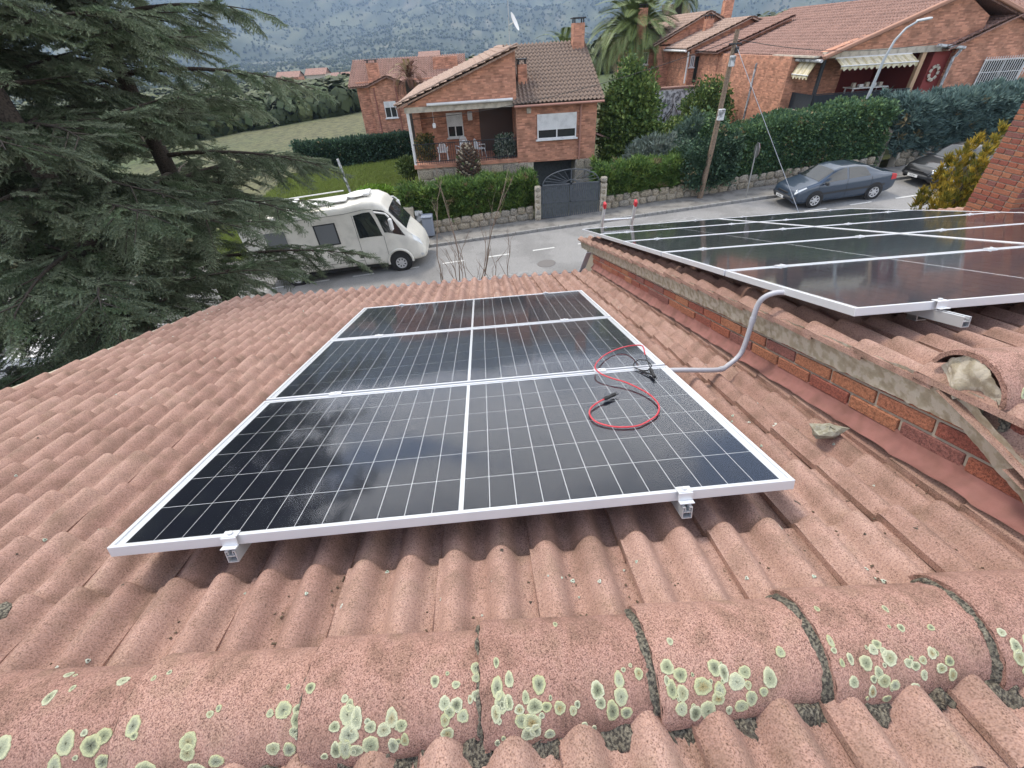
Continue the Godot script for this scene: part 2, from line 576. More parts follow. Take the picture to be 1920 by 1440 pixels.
func clamp_mesh(end: bool) -> ArrayMesh:
	var g := Geo.new()
	if end:
		g.bevel(Vector3(0, 0.003, -0.004), Vector3(0.046, 0.004, 0.028), 0.001)
		g.bevel(Vector3(0, -0.012, 0.0125), Vector3(0.046, 0.030, 0.004), 0.001)
		g.bevel(Vector3(0, -0.0255, 0.022), Vector3(0.046, 0.004, 0.016), 0.001)
	else:
		g.bevel(Vector3(0, 0.003, 0), Vector3(0.062, 0.004, 0.040), 0.001)
	g.lathe(PackedVector2Array([Vector2(0.0001, 0.005), Vector2(0.0075, 0.005), Vector2(0.0075, 0.011), Vector2(0.0045, 0.0118), Vector2(0.0042, 0.0085), Vector2(0.0001, 0.0085)]), 12, Vector3(0, 0, -0.003 if end else 0.0))
	return g.mesh()

func rail(label: String, o: Vector3, u: float, v0: float, v1: float, seams: Array) -> void:
	var r := thing("mounting_rail", label, "mounting rail", "aluminium rails under the solar panels")
	r.transform = Transform3D(RB, rp(o, u, v0, -0.036))
	var g := Geo.new()
	var L := v1 - v0
	var c := 0.0155
	# open channel profile
	for w in [[-c, -0.006, -0.0025, -0.0], [0.006, c, -0.0025, 0.0], [-c, -c + 0.0025, -0.042, -0.003], [c - 0.0025, c, -0.042, -0.003], [-c + 0.003, c - 0.003, -0.042, -0.0395], [-c + 0.003, c - 0.003, -0.020, -0.0175], [-0.008, -0.006, -0.012, -0.0028], [0.006, 0.008, -0.012, -0.0028]]:
		g.box(Vector3((w[0] + w[1]) * 0.5, (w[2] + w[3]) * 0.5, -L * 0.5), Vector3(w[1] - w[0], w[3] - w[2], L))
	gpart(r, "channel", g, M.alu)
	if not M.has("clamps"):
		M.clamps = [clamp_mesh(true), clamp_mesh(false)]
	part(r, "end_clamp", M.clamps[0], M.alu_white, Transform3D(Basis(), Vector3(0, 0.036, v0)))
	for s in seams:
		part(r, "mid_clamp", M.clamps[1], M.alu_white, Transform3D(Basis(), Vector3(0, 0.036, v0 - s)))
	part(r, "end_clamp", M.clamps[0], M.alu_white, Transform3D(Basis(Vector3.UP, PI), Vector3(0, 0.036, v0 - (v1 - 0.09))))
	# feet on the tiles
	var k := 0.25
	while k < L:
		var f := Geo.new()
		f.bevel(Vector3(0.026, -0.035, -k), Vector3(0.006, 0.075, 0.05), 0.001)
		f.bevel(Vector3(0.045, -0.074, -k), Vector3(0.05, 0.006, 0.05), 0.001)
		gpart(r, "roof_hook", f, M.steel)
		k += 0.87

func build_foreground() -> void:
	roof_tile_materials()
	M.lichen = mat(Color.WHITE, 0.97)
	M.lichen.vertex_color_use_as_albedo = true
	M.lichen.heightmap_enabled = true
	M.lichen.heightmap_texture = M.bump2
	M.lichen.heightmap_scale = 0.15
	M.lichen.uv1_triplanar = true
	M.lichen.uv1_world_triplanar = true
	M.lichen.uv1_scale = Vector3.ONE * 20.0
	# ---------------- lower house
	var h1 := thing("tiled_house", "low house with terracotta tile roof in the foreground under the small array", "house")
	var w1 := Geo.new()
	var ze := rp(A0, 0, 5.15, 0).z
	w1.prism(PackedVector2Array([Vector2(ze + 0.35, -0.6), Vector2(4.2, -0.6), Vector2(4.2, 4.75), Vector2(-0.39, 5.93), Vector2(ze + 0.35, 4.48)]), -1.515, 3.2, Transform3D(Basis(Vector3(0, 0, 1), Vector3.UP, Vector3(-1, 0, 0)), Vector3.ZERO))
	gpart(h1, "wall", w1, M.brick_wall)
	var dk := Geo.new()
	dk.x = Transform3D(RB, rp(A0, 0, 0, CREST - 0.118))
	dk.box(Vector3(0.22, -0.02, -2.38), Vector3(4.96, 0.04, 5.55))
	var deck := gpart(h1, "roof", dk, M.tile_red)
	var under := func(j: int, k: int) -> int:
		var u := 1.25 + TW * j
		var v := -0.02 + TE * k
		if j == 6: return 0
		return 2 if u > 0.06 and u < 1.78 and v > 0.30 and v < 3.05 else 1
	lay_tiles(deck, A0, 1.25, -0.02, -12, 6, -1, 19, under)
	# single-roll tiles closing the verge and meeting the wall
	var half := tile_mesh(TW * 0.5, 0.0)
	var vd := Geo.new()
	for k in range(-1, 19):
		part(deck, "verge_tile", half, M.tile[rng.randi_range(0, 4)], Transform3D(RB, rp(A0, 1.25 - TW * 12.5, -0.02 + TE * k, CREST)))
		part(deck, "verge_tile", half, M.tile[(k + 5) % 4], Transform3D(RB, rp(A0, 1.25 + TW * 5, -0.02 + TE * k, CREST - 0.006)))
	var vb := Geo.new()
	vb.x = Transform3D(RB, rp(A0, 1.25 - TW * 12.5, 0, CREST))
	vb.box(Vector3(-0.012, -0.085, -2.4), Vector3(0.03, 0.1, 5.6))
	gpart(h1, "verge_board", vb, M.mortar)
	# near slope beyond the ridge
	var apex := Vector3(1.53, 6.020, -0.39)
	var dn := Geo.new()
	dn.x = Transform3D(RBN, apex)
	dn.box(Vector3(-2.44, -0.1, 2.4), Vector3(4.96, 0.04, 4.6))
	var deck2 := gpart(h1, "near_roof", dn, M.mortar)
	lay_tiles(deck2, apex, 0.012, 0.30, 0, 17, 0, 3, func(_j, _k): return 1, true)
	# ridge
	# rosettes where they grow: x, place round the tile, radius
	var rosettes := [[-1.050, 0.30, 0.0216], [-0.926, 0.33, 0.0198], [-0.877, 0.38, 0.0216], [-0.856, 0.30, 0.0163], [-0.941, 0.55, 0.0178], [-0.851, 0.57, 0.0161], [-0.792, 0.23, 0.0164], [-0.678, 0.44, 0.0181], [-0.678, 0.55, 0.0162], [-0.625, 0.69, 0.0152], [-0.666, 0.78, 0.0198], [-0.758, 0.68, 0.0215], [-0.498, 0.24, 0.0177], [-0.468, 0.25, 0.0111], [-0.470, 0.36, 0.0139], [-0.471, 0.48, 0.0120], [-0.515, 0.64, 0.0145], [-0.484, 0.68, 0.0152], [-0.524, 0.26, 0.0081], [-0.456, 0.06, 0.0106], [-0.408, 0.75, 0.0073], [-0.385, 0.70, 0.0146], [-1.010, -0.17, 0.0134], [-1.024, -0.52, 0.0101], [-0.879, -0.33, 0.0130], [-0.977, -0.27, 0.0070], [-0.798, -0.24, 0.0058], [-0.645, 0.20, 0.0074], [-0.498, 0.00, 0.0053], [-0.386, 0.45, 0.0110], [-0.361, 0.35, 0.0184], [-0.343, 0.40, 0.0165], [-0.358, 0.55, 0.0200], [-0.367, 0.70, 0.0182], [-0.315, 0.50, 0.0121], [-0.273, 0.44, 0.0165], [-0.254, 0.53, 0.0128], [-0.289, 0.55, 0.0146], [-0.317, 0.71, 0.0201], [-0.273, 0.75, 0.0146], [-0.249, 0.70, 0.0117], [-0.346, 0.74, 0.0146], [-0.358, 0.27, 0.0104], [-0.165, 0.36, 0.0141], [-0.141, 0.39, 0.0148], [-0.156, 0.46, 0.0129], [-0.166, 0.54, 0.0121], [-0.129, 0.52, 0.0140], [-0.163, 0.70, 0.0147], [-0.185, 0.12, 0.0113], [-0.141, 0.18, 0.0090], [-0.159, 0.05, 0.0046], [-0.099, 0.02, 0.0123], [-0.098, 0.13, 0.0099], [-0.097, 0.32, 0.0130], [-0.053, 0.01, 0.0085], [-0.028, 0.19, 0.0125], [-0.054, 0.26, 0.0169], [-0.048, 0.40, 0.0186], [-0.060, 0.50, 0.0140], [-0.033, 0.41, 0.0130], [0.003, 0.38, 0.0104], [0.020, 0.48, 0.0167], [0.033, 0.27, 0.0169], [0.044, 0.50, 0.0111], [-0.012, 0.49, 0.0104], [0.071, 0.53, 0.0137], [0.098, 0.58, 0.0096], [-0.010, 0.61, 0.0148], [0.011, 0.65, 0.0203], [0.002, 0.78, 0.0167], [0.017, 0.75, 0.0148], [0.046, 0.83, 0.0123], [-0.062, 0.84, 0.0074], [0.153, 0.40, 0.0172], [0.157, 0.54, 0.0123], [0.202, 0.32, 0.0143], [0.201, 0.50, 0.0179], [0.180, 0.65, 0.0186], [0.209, 0.70, 0.0141], [0.246, 0.28, 0.0113], [0.215, 0.22, 0.0053], [0.118, 0.81, 0.0119], [0.087, -0.46, 0.0075], [0.327, -0.01, 0.0078], [0.305, 0.24, 0.0152], [0.329, 0.33, 0.0151], [0.305, 0.46, 0.0150], [0.326, 0.51, 0.0150], [0.320, 0.68, 0.0150], [0.405, 0.30, 0.0159], [0.422, 0.36, 0.0144], [0.371, 0.47, 0.0195], [0.406, 0.53, 0.0150], [0.445, 0.47, 0.0188], [0.467, 0.38, 0.0136], [0.468, 0.52, 0.0090], [0.472, 0.68, 0.0158], [0.449, 0.76, 0.0158], [0.422, 0.79, 0.0094], [0.376, 0.75, 0.0206], [0.349, 0.76, 0.0169], [0.400, 0.62, 0.0150], [0.518, 0.48, 0.0189], [0.500, 0.62, 0.0105], [0.557, 0.22, 0.0115], [0.724, 0.42, 0.0153], [0.763, 0.25, 0.0101], [0.750, 0.30, 0.0108], [0.779, 0.40, 0.0172], [0.771, 0.33, 0.0085], [0.693, 0.36, 0.0092], [0.672, 0.39, 0.0069], [0.687, 0.60, 0.0121], [0.746, 0.54, 0.0122], [0.755, 0.64, 0.0152], [0.778, 0.71, 0.0129], [0.727, 0.75, 0.0122], [0.818, 0.48, 0.0107], [0.831, 0.52, 0.0107], [0.851, 0.47, 0.0092], [0.876, 0.41, 0.0115], [0.847, 0.64, 0.0103], [0.823, 0.82, 0.0172], [0.889, 0.59, 0.0122], [0.910, 0.52, 0.0115], [0.913, 0.69, 0.0130], [0.762, 0.89, 0.0107], [0.664, 0.17, 0.0093], [0.836, 0.11, 0.0086], [0.902, 0.14, 0.0078], [0.833, -0.13, 0.0073], [0.681, -0.20, 0.0065], [1.026, 0.27, 0.0094], [1.052, 0.42, 0.0139], [1.051, 0.54, 0.0154], [1.087, 0.40, 0.0155], [1.071, 0.71, 0.0192]]
	for k in range(-4, 4):
		var x0 := -0.09 + 0.37 * k
		var seg := [x0, minf(x0 + 0.40, 1.53), 6.034, -0.39]
		var t := ridge_tile(h1, seg, k + 4)
		for c in rosettes:
			if floori((c[0] + 0.09) / 0.37) != k: continue
			var L: float = seg[1] - seg[0]
			lichen(t, seg, clampf((c[0] - x0) / L, 0.04, 0.96), c[1], c[2] * 0.84, rng.randf())
			if rng.randf() < 0.35:
				lichen(t, seg, clampf((c[0] + rng.randf_range(-0.03, 0.03) - x0) / L, 0.03, 0.97), clampf(c[1] + rng.randf_range(-0.12, 0.12), -0.8, 0.95), rng.randf_range(0.003, 0.007), rng.randf())
		# mortar crescent showing under the flared end
		var mp := func(tt: float, q: float) -> Vector3:
			return ridge_point([x0 - [0.004, 0.004, 0.004, 0.007, 0.010, 0.017, 0.020, 0.014][k + 4], x0 + 0.02, 6.034, -0.39], q, lerpf(-0.92, 1.0, tt), lerpf(-0.012, 0.003, smoothstep(0.0, 0.8, q)) if q > 0.01 else -0.02)
		mortar_strip(h1, "joint_mortar", func(tt: float, q: float) -> Vector3: return mp.call(tt, 1.0 - q), 60, M.mossy, 0.010, 100 + k)
	var bed := func(t: float, q: float) -> Vector3:
		var xx := lerpf(-1.75, 1.50, t)
		var a := (xx - 1.53 + 0.012) / (TW * 0.5)
		var roll := 0.5 + 0.5 * cos(TAU * (a - 0.34))
		return Vector3(xx, lerpf(6.062, 5.972 + 0.036 * roll, q) + 0.014 * sin(q * PI), lerpf(-0.302, -0.200 - 0.030 * roll, q) + 0.012 * sin(q * PI))
	mortar_strip(h1, "ridge_bedding", func(t: float, q: float) -> Vector3: return bed.call(t, q), 520, M.mossy, 0.028, 61)
	var bed2 := func(t: float, q: float) -> Vector3:
		return Vector3(lerpf(-1.75, 1.50, t), lerpf(6.015, 6.055, q), lerpf(-0.515, -0.470, q))
	mortar_strip(h1, "ridge_bedding", func(t: float, q: float) -> Vector3: return bed2.call(t, q), 300, M.mossy, 0.008, 62)
	# small pale growths over the slope
	var spots := Geo.new()
	spots.colored = true
	for k in 520:
		var u := rng.randf_range(-2.2, 2.6)
		var v := rng.randf_range(-0.3, 5.1)
		if rng.randf() < 0.45: v = rng.randf_range(-0.3, 0.9)
		if u > -0.02 and u < 2.11 and v > -0.03 and v < 3.17: continue
		var du := fposmod(u - 1.25, TW * 0.5)
		if du < 0.012: continue
		var sv := fposmod(-(v + 0.02), TE)
		var hh := tile_h(du) + lerpf(0.0, -0.026, sv / TE) + 0.0012
		var e := 0.004
		var tang := Vector3(2 * e, tile_h(du + e) - tile_h(maxf(du - e, 0.0)), 0).normalized()
		var b := RB * Basis(tang, Vector3(0, 0, 1).cross(tang), Vector3(0, 0, 1))
		var r := rng.randf_range(0.0022, 0.0065) * (1.6 if rng.randf() < 0.12 else 1.0)
		var at := rp(A0, u, v, CREST + hh)
		var c := Color(0.55, 0.57, 0.50).lerp(Color(0.42, 0.52, 0.42), rng.randf()) if rng.randf() < 0.8 else Color(0.10, 0.085, 0.07)
		var pts := PackedVector3Array()
		var cc := PackedColorArray()
		var ph := rng.randf() * 6.0
		for ring in [0.0, 0.7, 1.0, 1.05]:
			for q in 11:
				var t := TAU * (q % 10) / 10.0
				var rr: float = r * ring * (1 + 0.22 * sin(3 * t + ph) + 0.12 * sin(5 * t))
				pts.append(at + b * Vector3(cos(t) * rr, 0.0012 if ring < 1.02 else -0.002, -sin(t) * rr))
				cc.append(c * (0.85 if ring < 0.5 else 1.0))
		var rev := PackedVector3Array()
		spots.sheet(pts, 4, 11, true, cc)
	gpart(h1, "lichen_specks", spots, M.lichen, true)
	# loose leaves and grit in the pans
	var grit := Geo.new()
	for k in 2600:
		var u := 1.25 + TW * 0.5 * rng.randi_range(-24, 9) + rng.randf_range(0.100, 0.139)
		var v := rng.randf_range(-0.3, 5.1)
		if u > -0.02 and u < 2.11 and v > -0.03 and v < 3.17: continue
		var b := RB * Basis.from_euler(Vector3(rng.randf_range(-0.4, 0.4), rng.randf() * TAU, rng.randf_range(-0.4, 0.4)))
		grit.box(rp(A0, u, v, CREST - 0.056 - 0.020 * fposmod(-(v + 0.02), TE) / TE + 0.003), Vector3(rng.randf_range(0.003, 0.010), 0.0025, rng.randf_range(0.002, 0.006)) * (1.7 if rng.randf() < 0.08 else 1.0), b)
	gpart(h1, "leaf_litter", grit, M.litter, true)
	# flashing turned up against the higher house
	var fl := func(t: float, q: float) -> Vector3:
		var v := lerpf(-0.42, 5.25, t)
		var step := 0.008 * (1.0 - fposmod(v + 0.02, TE) / TE)
		if q < 0.6:
			return rp(A0, lerpf(2.668, 2.708, q / 0.6), v, CREST - 0.014 + 0.036 * pow(q / 0.6, 2.0) + step + 0.0025 * sin(v * 17.0 + q * 3.0) + 0.002 * sin(v * 41.0))
		return rp(A0, lerpf(2.708, 2.716, (q - 0.6) / 0.4), v, CREST + 0.022 + 0.034 * (q - 0.6) / 0.4 + step * 0.6 + 0.003 * sin(v * 23.0))
	var gfl := Geo.new()
	var pf := PackedVector3Array()
	for r in 240:
		for q in 10:
			pf.append(fl.call(1.0 - r / 239.0, q / 9.0))
	gfl.sheet(pf, 240, 10)
	gpart(h1, "wall_flashing", gfl, M.tile_red)
	# gutter below the far eave
	var gu := Geo.new()
	var gp := PackedVector3Array()
	var ev := rp(A0, 0, 5.22, CREST - 0.09)
	for e in [0, 1]:
		for q in 11:
			var a := PI * q / 10.0
			gp.append(Vector3(-3.4 + 4.86 * e, ev.y - 0.065 * sin(a), ev.z - 0.055 - 0.065 * cos(a)))
	gu.sheet(gp, 2, 11)
	gu.bevel(Vector3(1.40, ev.y + 0.12, ev.z - 0.1), Vector3(0.10, 0.34, 0.012), 0.003, Basis.from_euler(Vector3(0.2, 0.5, -0.25)))
	gpart(h1, "gutter", gu, M.pvc)

	# ---------------- higher house
	var h2 := thing("stepped_house", "higher house with terracotta tile roof and brick gable under the large array", "house")
	var z2 := rp(B0, 0, 5.4, 0).z
	var w2 := Geo.new()
	w2.prism(PackedVector2Array([Vector2(z2 + 0.35, -0.6), Vector2(3.6, -0.6), Vector2(3.6, 4.85), Vector2(-0.99, 6.17), Vector2(z2 + 0.35, 4.66)]), 1.532, 9.2, Transform3D(Basis(Vector3(0, 0, 1), Vector3.UP, Vector3(1, 0, 0)), Vector3.ZERO))
	var gable := gpart(h2, "wall", w2, M.joint)
	brick_rows(gable, rp(A0, 2.7225, 5.3, -0.066), -RB.z * -1.0, RB.y, Vector3.LEFT, 5.75, 4, 0.238, 0.052, 0.012, 0.02, func(_p): return true)
	brick_rows(gable, Vector3(1.532, 5.64, -0.47), Vector3(0, -sin(SLOPE), cos(SLOPE)), RBN.y, Vector3.LEFT, 1.6, 5, 0.238, 0.052, 0.012, 0.02, func(_p): return true)
	var dk2 := Geo.new()
	dk2.x = Transform3D(RB, rp(B0, 0, 0, CREST - 0.118))
	dk2.box(Vector3(3.90, -0.02, -2.46), Vector3(7.64, 0.04, 5.9))
	var deckb := gpart(h2, "roof", dk2, M.tile_red)
	var keepb := func(j: int, k: int) -> int:
		var u := -0.023 + TW * j
		var v := -0.043 + TE * k
		if j < 2 or k < 3 or k > 18 or j > 14: return 1
		return 2 if u < 4.3 else 1
	lay_tiles(deckb, B0, -0.023, -0.043, 0, 27, -1, 20, keepb)
	var apexb := Vector3(1.466, 6.292, -0.99)
	var dn2 := Geo.new()
	dn2.x = Transform3D(RBN, apexb)
	dn2.box(Vector3(3.9, -0.1, 2.3), Vector3(7.7, 0.04, 4.5))
	var deckc := gpart(h2, "near_roof", dn2, M.mortar)
	lay_tiles(deckc, apexb, -TW * 9.0, 0.34, 0, 9, 0, 4, func(_j, _k): return 1, true)
	# mortar under both verges
	var vm := func(t: float, q: float) -> Vector3:
		return rp(B0, lerpf(0.024, -0.010, q * q * 0.3 + q * 0.7), lerpf(5.42, -0.56, t), lerpf(-0.288, -0.150, q))
	mortar_strip(h2, "verge_mortar", func(t: float, q: float) -> Vector3: return vm.call(t, 1.0 - q), 420, M.mortar, 0.0065, 71)
	var vm2 := func(t: float, q: float) -> Vector3:
		var p := RBN * Vector3(0, lerpf(-0.155, -0.040, q), lerpf(0.0, 1.6, t))
		return Vector3(lerpf(1.513, 1.476, q * q * 0.3 + q * 0.7), 6.292 + p.y, -0.99 + p.z)
	mortar_strip(h2, "verge_mortar", func(t: float, q: float) -> Vector3: return vm2.call(t, 1.0 - q), 120, M.mortar, 0.0065, 72)
	for k in range(0, 17):
		var x0 := 1.47 + 0.37 * k
		var seg := [x0, x0 + 0.40, 6.262, -0.985]
		var t := ridge_tile(h2, seg, k)
		if k < 2:
			for c in [[0.25, 0.42, 3, 0.05], [0.45, 0.35, 3, 0.05], [0.12, 0.75, 2, 0.03], [0.35, 0.78, 2, 0.04], [0.5, 0.1, 2, 0.05], [0.7, 0.5, 5, 0.05]]:
				var s: float = c[0]
				var a: float = c[1]
				for q in c[2]:
					lichen(t, seg, clampf(s, 0.07, 0.93), clampf(a, -0.6, 0.93), rng.randf_range(0.009, 0.017), rng.randf())
					s += rng.randf_range(-1, 1) * c[3]
					a += rng.randf_range(-1, 1) * c[3] * 3.0
	# mortar plug closing the end of the first ridge tile
	var plug := func(t: float, q: float) -> Vector3:
		var c := ridge_h(lerpf(1.0, -1.0, t), 0.0)
		var k := Vector3(0, 6.262 + c.y, -0.985 + c.z)
		var mid := Vector3(0, 6.21, -0.985)
		var p := mid.lerp(k, q * 0.97)
		return Vector3(1.482 + 0.012 * sin(q * 3.0 + t * 5.0), p.y, p.z)
	mortar_strip(h2, "ridge_end_mortar", plug, 60, M.mortar, 0.010, 73)
	var bedb := func(t: float, q: float) -> Vector3:
		return Vector3(lerpf(1.48, 3.4, t), lerpf(6.285, 6.205, q), lerpf(-0.905, -0.845, q) + 0.014 * sin(q * PI))
	mortar_strip(h2, "ridge_bedding", bedb, 260, M.mossy, 0.016, 74)
	# chimney
	var ch := Geo.new()
	ch.box(Vector3(7.55, 6.0, -5.85), Vector3(0.98, 3.2, 0.58))
	var chim := gpart(h2, "chimney", ch, M.joint)
	for r in 30:
		var yy := 4.78 + r * 0.064
		brick_rows(chim, Vector3(7.058, yy, -6.15 - 0.0), Vector3(0, 0, 1), Vector3.UP, Vector3.LEFT, 0.60, 1, 0.238 if r % 2 else 0.115, 0.052, 0.012, 0.02, func(_p): return true)
		brick_rows(chim, Vector3(7.05, yy, -5.558), Vector3(1, 0, 0), Vector3.UP, Vector3(0, 0, 1), 1.0, 1, 0.115 if r % 2 else 0.238, 0.052, 0.012, 0.02, func(_p): return true)

	# ---------------- solar panels
	for k in 3:
		solar_panel(["solar panel nearest the camera with a red cable lying on it", "middle solar panel of the small array of three", "far solar panel of the small array, nearest the street"][k], rp(A0, 0, k * (PH + 0.02), 0), "panels of the small array")
	for c in 2:
		for k in 5:
			solar_panel("%s solar panel of the %s column in the large array" % [["nearest", "second", "middle", "fourth", "farthest"][k], ["outer, verge side", "inner, chimney side"][c]], rp(B0, c * (PW + 0.012), k * (PH + 0.02), 0), "panels of the large array")
	var seams := [PH + 0.01, 2 * PH + 0.03]
	rail("aluminium rail under the small array, on the side away from the brick gable", A0, 0.36, -0.026, 3.24, seams)
	rail("aluminium rail under the small array, on the brick gable side", A0, 1.74, -0.034, 3.24, seams)
	for k in 4:
		rail(["aluminium rail along the verge edge under the large array", "second rail from the verge under the large array", "third rail from the verge under the large array", "rail nearest the chimney under the large array"][k], B0, [0.36, 1.74, 2.47, 3.85][k], -0.125, 5.36, [PH + 0.01, 2 * PH + 0.03, 3 * PH + 0.05, 4 * PH + 0.07])
	# ---------------- conduit
	var cd := thing("cable_conduit", "pale grey conduit rising over the brick gable between the two arrays", "conduit")
	var ctrl := [rp(A0, 2.02, 1.055, -0.030), rp(A0, 2.2, 1.085, -0.055), rp(A0, 2.42, 1.115, -0.085), Vector3(1.31, 5.70, -1.93), Vector3(1.375, 5.745, -1.955), Vector3(1.392, 5.82, -1.965), Vector3(1.398, 5.93, -1.975), Vector3(1.405, 6.03, -1.985), Vector3(1.42, 6.085, -1.975), Vector3(1.468, 6.118, -1.955), Vector3(1.55, 6.120, -1.93), Vector3(1.75, 6.11, -1.92)]
	var cv := Curve3D.new()
	for k in ctrl.size():
		var d: Vector3 = (ctrl[mini(k + 1, ctrl.size() - 1)] - ctrl[maxi(k - 1, 0)]) / 6.0
		cv.add_point(ctrl[k], -d, d)
	cv.bake_interval = 0.02
	var gc := Geo.new()
	gc.tube(cv.get_baked_points(), PackedFloat32Array([0.0135]), 14)
	gpart(cd, "pipe", gc, M.pvc)
	for k in [[0.42, 0.0], [0.78, 0.0], [1.21, 0.0]]:
		var q := cv.sample_baked(k[0] + 0.0)
		var q2 := cv.sample_baked(k[0] + 0.03)
		var gs := Geo.new()
		gs.tube(PackedVector3Array([q, q2]), PackedFloat32Array([0.0160]), 14)
		gpart(cd, "clip" if k[0] < 0.5 else "sleeve", gs, M.pvc)
	# ---------------- loose cable with connectors
	var cb := thing("red_cable", "red and black cable ends with plugs coiled on the nearest solar panel", "cable")
	var uv := [[1.995, 1.09, 0.05], [2.003, 1.15, 0.075], [2.007, 1.224, 0.06], [1.993, 1.30, 0.035], [1.955, 1.329, 0.02], [1.893, 1.308, 0.014], [1.82, 1.239, 0.016], [1.758, 1.144, 0.022], [1.719, 1.061, 0.026], [1.707, 1.0, 0.028], [1.722, 0.937, 0.024], [1.759, 0.884, 0.02], [1.81, 0.83, 0.016], [1.847, 0.765, 0.012], [1.874, 0.69, 0.010], [1.881, 0.61, 0.008], [1.87, 0.552, 0.006], [1.838, 0.495, 0.005], [1.794, 0.457, 0.004], [1.739, 0.424, 0.004], [1.684, 0.421, 0.004], [1.635, 0.436, 0.004], [1.59, 0.473, 0.005], [1.573, 0.518, 0.006], [1.574, 0.568, 0.007], [1.596, 0.615, 0.008], [1.636, 0.655, 0.010], [1.672, 0.680, 0.011]]
	var cc2 := Curve3D.new()
	for k in uv.size():
		var pk := rp(A0, uv[k][0], uv[k][1], uv[k][2])
		var a: Array = uv[maxi(k - 1, 0)]
		var e: Array = uv[mini(k + 1, uv.size() - 1)]
		var d := (rp(A0, e[0], e[1], e[2]) - rp(A0, a[0], a[1], a[2])) / 6.0
		cc2.add_point(pk, -d, d)
	cc2.bake_interval = 0.012
	var gr := Geo.new()
	gr.tube(cc2.get_baked_points(), PackedFloat32Array([0.0036]), 8)
	gpart(cb, "red_lead", gr, mat(lin(0.52, 0.045, 0.06), 0.45))
	var gb := Geo.new()
	gb.tube(PackedVector3Array([rp(A0, 1.925, 1.05, -0.02), rp(A0, 1.93, 1.075, 0.012), rp(A0, 1.955, 1.08, 0.03), rp(A0, 1.99, 1.05, 0.034), rp(A0, 2.0, 1.0, 0.02), rp(A0, 1.97, 0.975, 0.006), rp(A0, 1.94, 0.99, 0.005)]), PackedFloat32Array([0.0032]), 8)
	gb.tube(PackedVector3Array([rp(A0, 1.92, 1.03, 0.006), rp(A0, 1.945, 0.97, 0.008), rp(A0, 1.965, 0.91, 0.010)]), PackedFloat32Array([0.0032]), 8)
	gb.tube(PackedVector3Array([rp(A0, 1.995, 1.09, 0.05), rp(A0, 1.992, 1.06, 0.045), rp(A0, 1.983, 1.0, 0.03), rp(A0, 1.98, 0.955, 0.018)]), PackedFloat32Array([0.0024]), 8)
	gpart(cb, "black_lead", gb, M.black)
	for pl in [[Vector3(1.98, 0.962, 0.020), Vector3(1.968, 0.872, 0.010)], [Vector3(1.664, 0.676, 0.0115), Vector3(1.725, 0.715, 0.012)]]:
		var p0 := rp(A0, pl[0].x, pl[0].y, pl[0].z)
		var p1 := rp(A0, pl[1].x, pl[1].y, pl[1].z)
		var gp2 := Geo.new()
		gp2.tube(PackedVector3Array([p0, p0.lerp(p1, 0.1), p0.lerp(p1, 0.12), p0.lerp(p1, 0.45), p0.lerp(p1, 0.47), p0.lerp(p1, 0.72), p0.lerp(p1, 0.74), p1]), PackedFloat32Array([0.005, 0.006, 0.0095, 0.0095, 0.0075, 0.0075, 0.0098, 0.0085]), 10)
		var d := (p1 - p0).normalized()
		var sd := d.cross(RB.y)
		for e in [-1, 1]:
			gp2.box(p1 + sd * e * 0.007 + d * 0.008, Vector3(0.003, 0.004, 0.018), Basis(sd, RB.y, sd.cross(RB.y)))
		gpart(cb, "plug", gp2, M.black)
	# ---------------- loose lumps of mortar lying on the tiles
	var st := thing("mortar_lump", "jagged lump of grey mortar lying on the tiles beside the gable flashing", "stone", "loose lumps on the tiles")
	rock(Vector3(0.080, 0.026, 0.050), 8, M.slab, st, "lump", rp(A0, 2.53, 0.42, CREST + 0.014))
	var st2 := thing("mortar_lump", "small broken lump on the tiles at the picture's edge", "stone", "loose lumps on the tiles")
	rock(Vector3(0.045, 0.025, 0.045), 9, M.mossy, st2, "lump", rp(A0, -0.285, -0.10, CREST - 0.01))
	# ---------------- ladder against the far eave
	var la := thing("ladder", "aluminium ladder with red caps leaning on the far eave", "ladder")
	var top := Vector3(1.86, 5.14, -6.78)
	var foot := Vector3(1.86, 0.12, -8.1)
	var dir := (top - foot).normalized()
	for e in [0.0, 0.47]:
		var gl := Geo.new()
		gl.bevel((top + foot) * 0.5 + Vector3(e, 0, 0), Vector3(0.03, (top - foot).length(), 0.07), 0.004, Basis(Vector3.RIGHT, dir, Vector3.RIGHT.cross(dir)))
		gpart(la, "stile", gl, M.alu)
		var gcap := Geo.new()
		gcap.bevel(top + Vector3(e, 0, 0) + dir * 0.03, Vector3(0.04, 0.09, 0.085), 0.012, Basis(Vector3.RIGHT, dir, Vector3.RIGHT.cross(dir)))
		gpart(la, "end_cap", gcap, mat(lin(0.5, 0.03, 0.04), 0.5))
	for k in 18:
		var gl := Geo.new()
		var p := top - dir * (0.22 + k * 0.28)
		gl.tube(PackedVector3Array([p, p + Vector3(0.47, 0, 0)]), PackedFloat32Array([0.016]), 8)
		gpart(la, "rung", gl, M.alu)

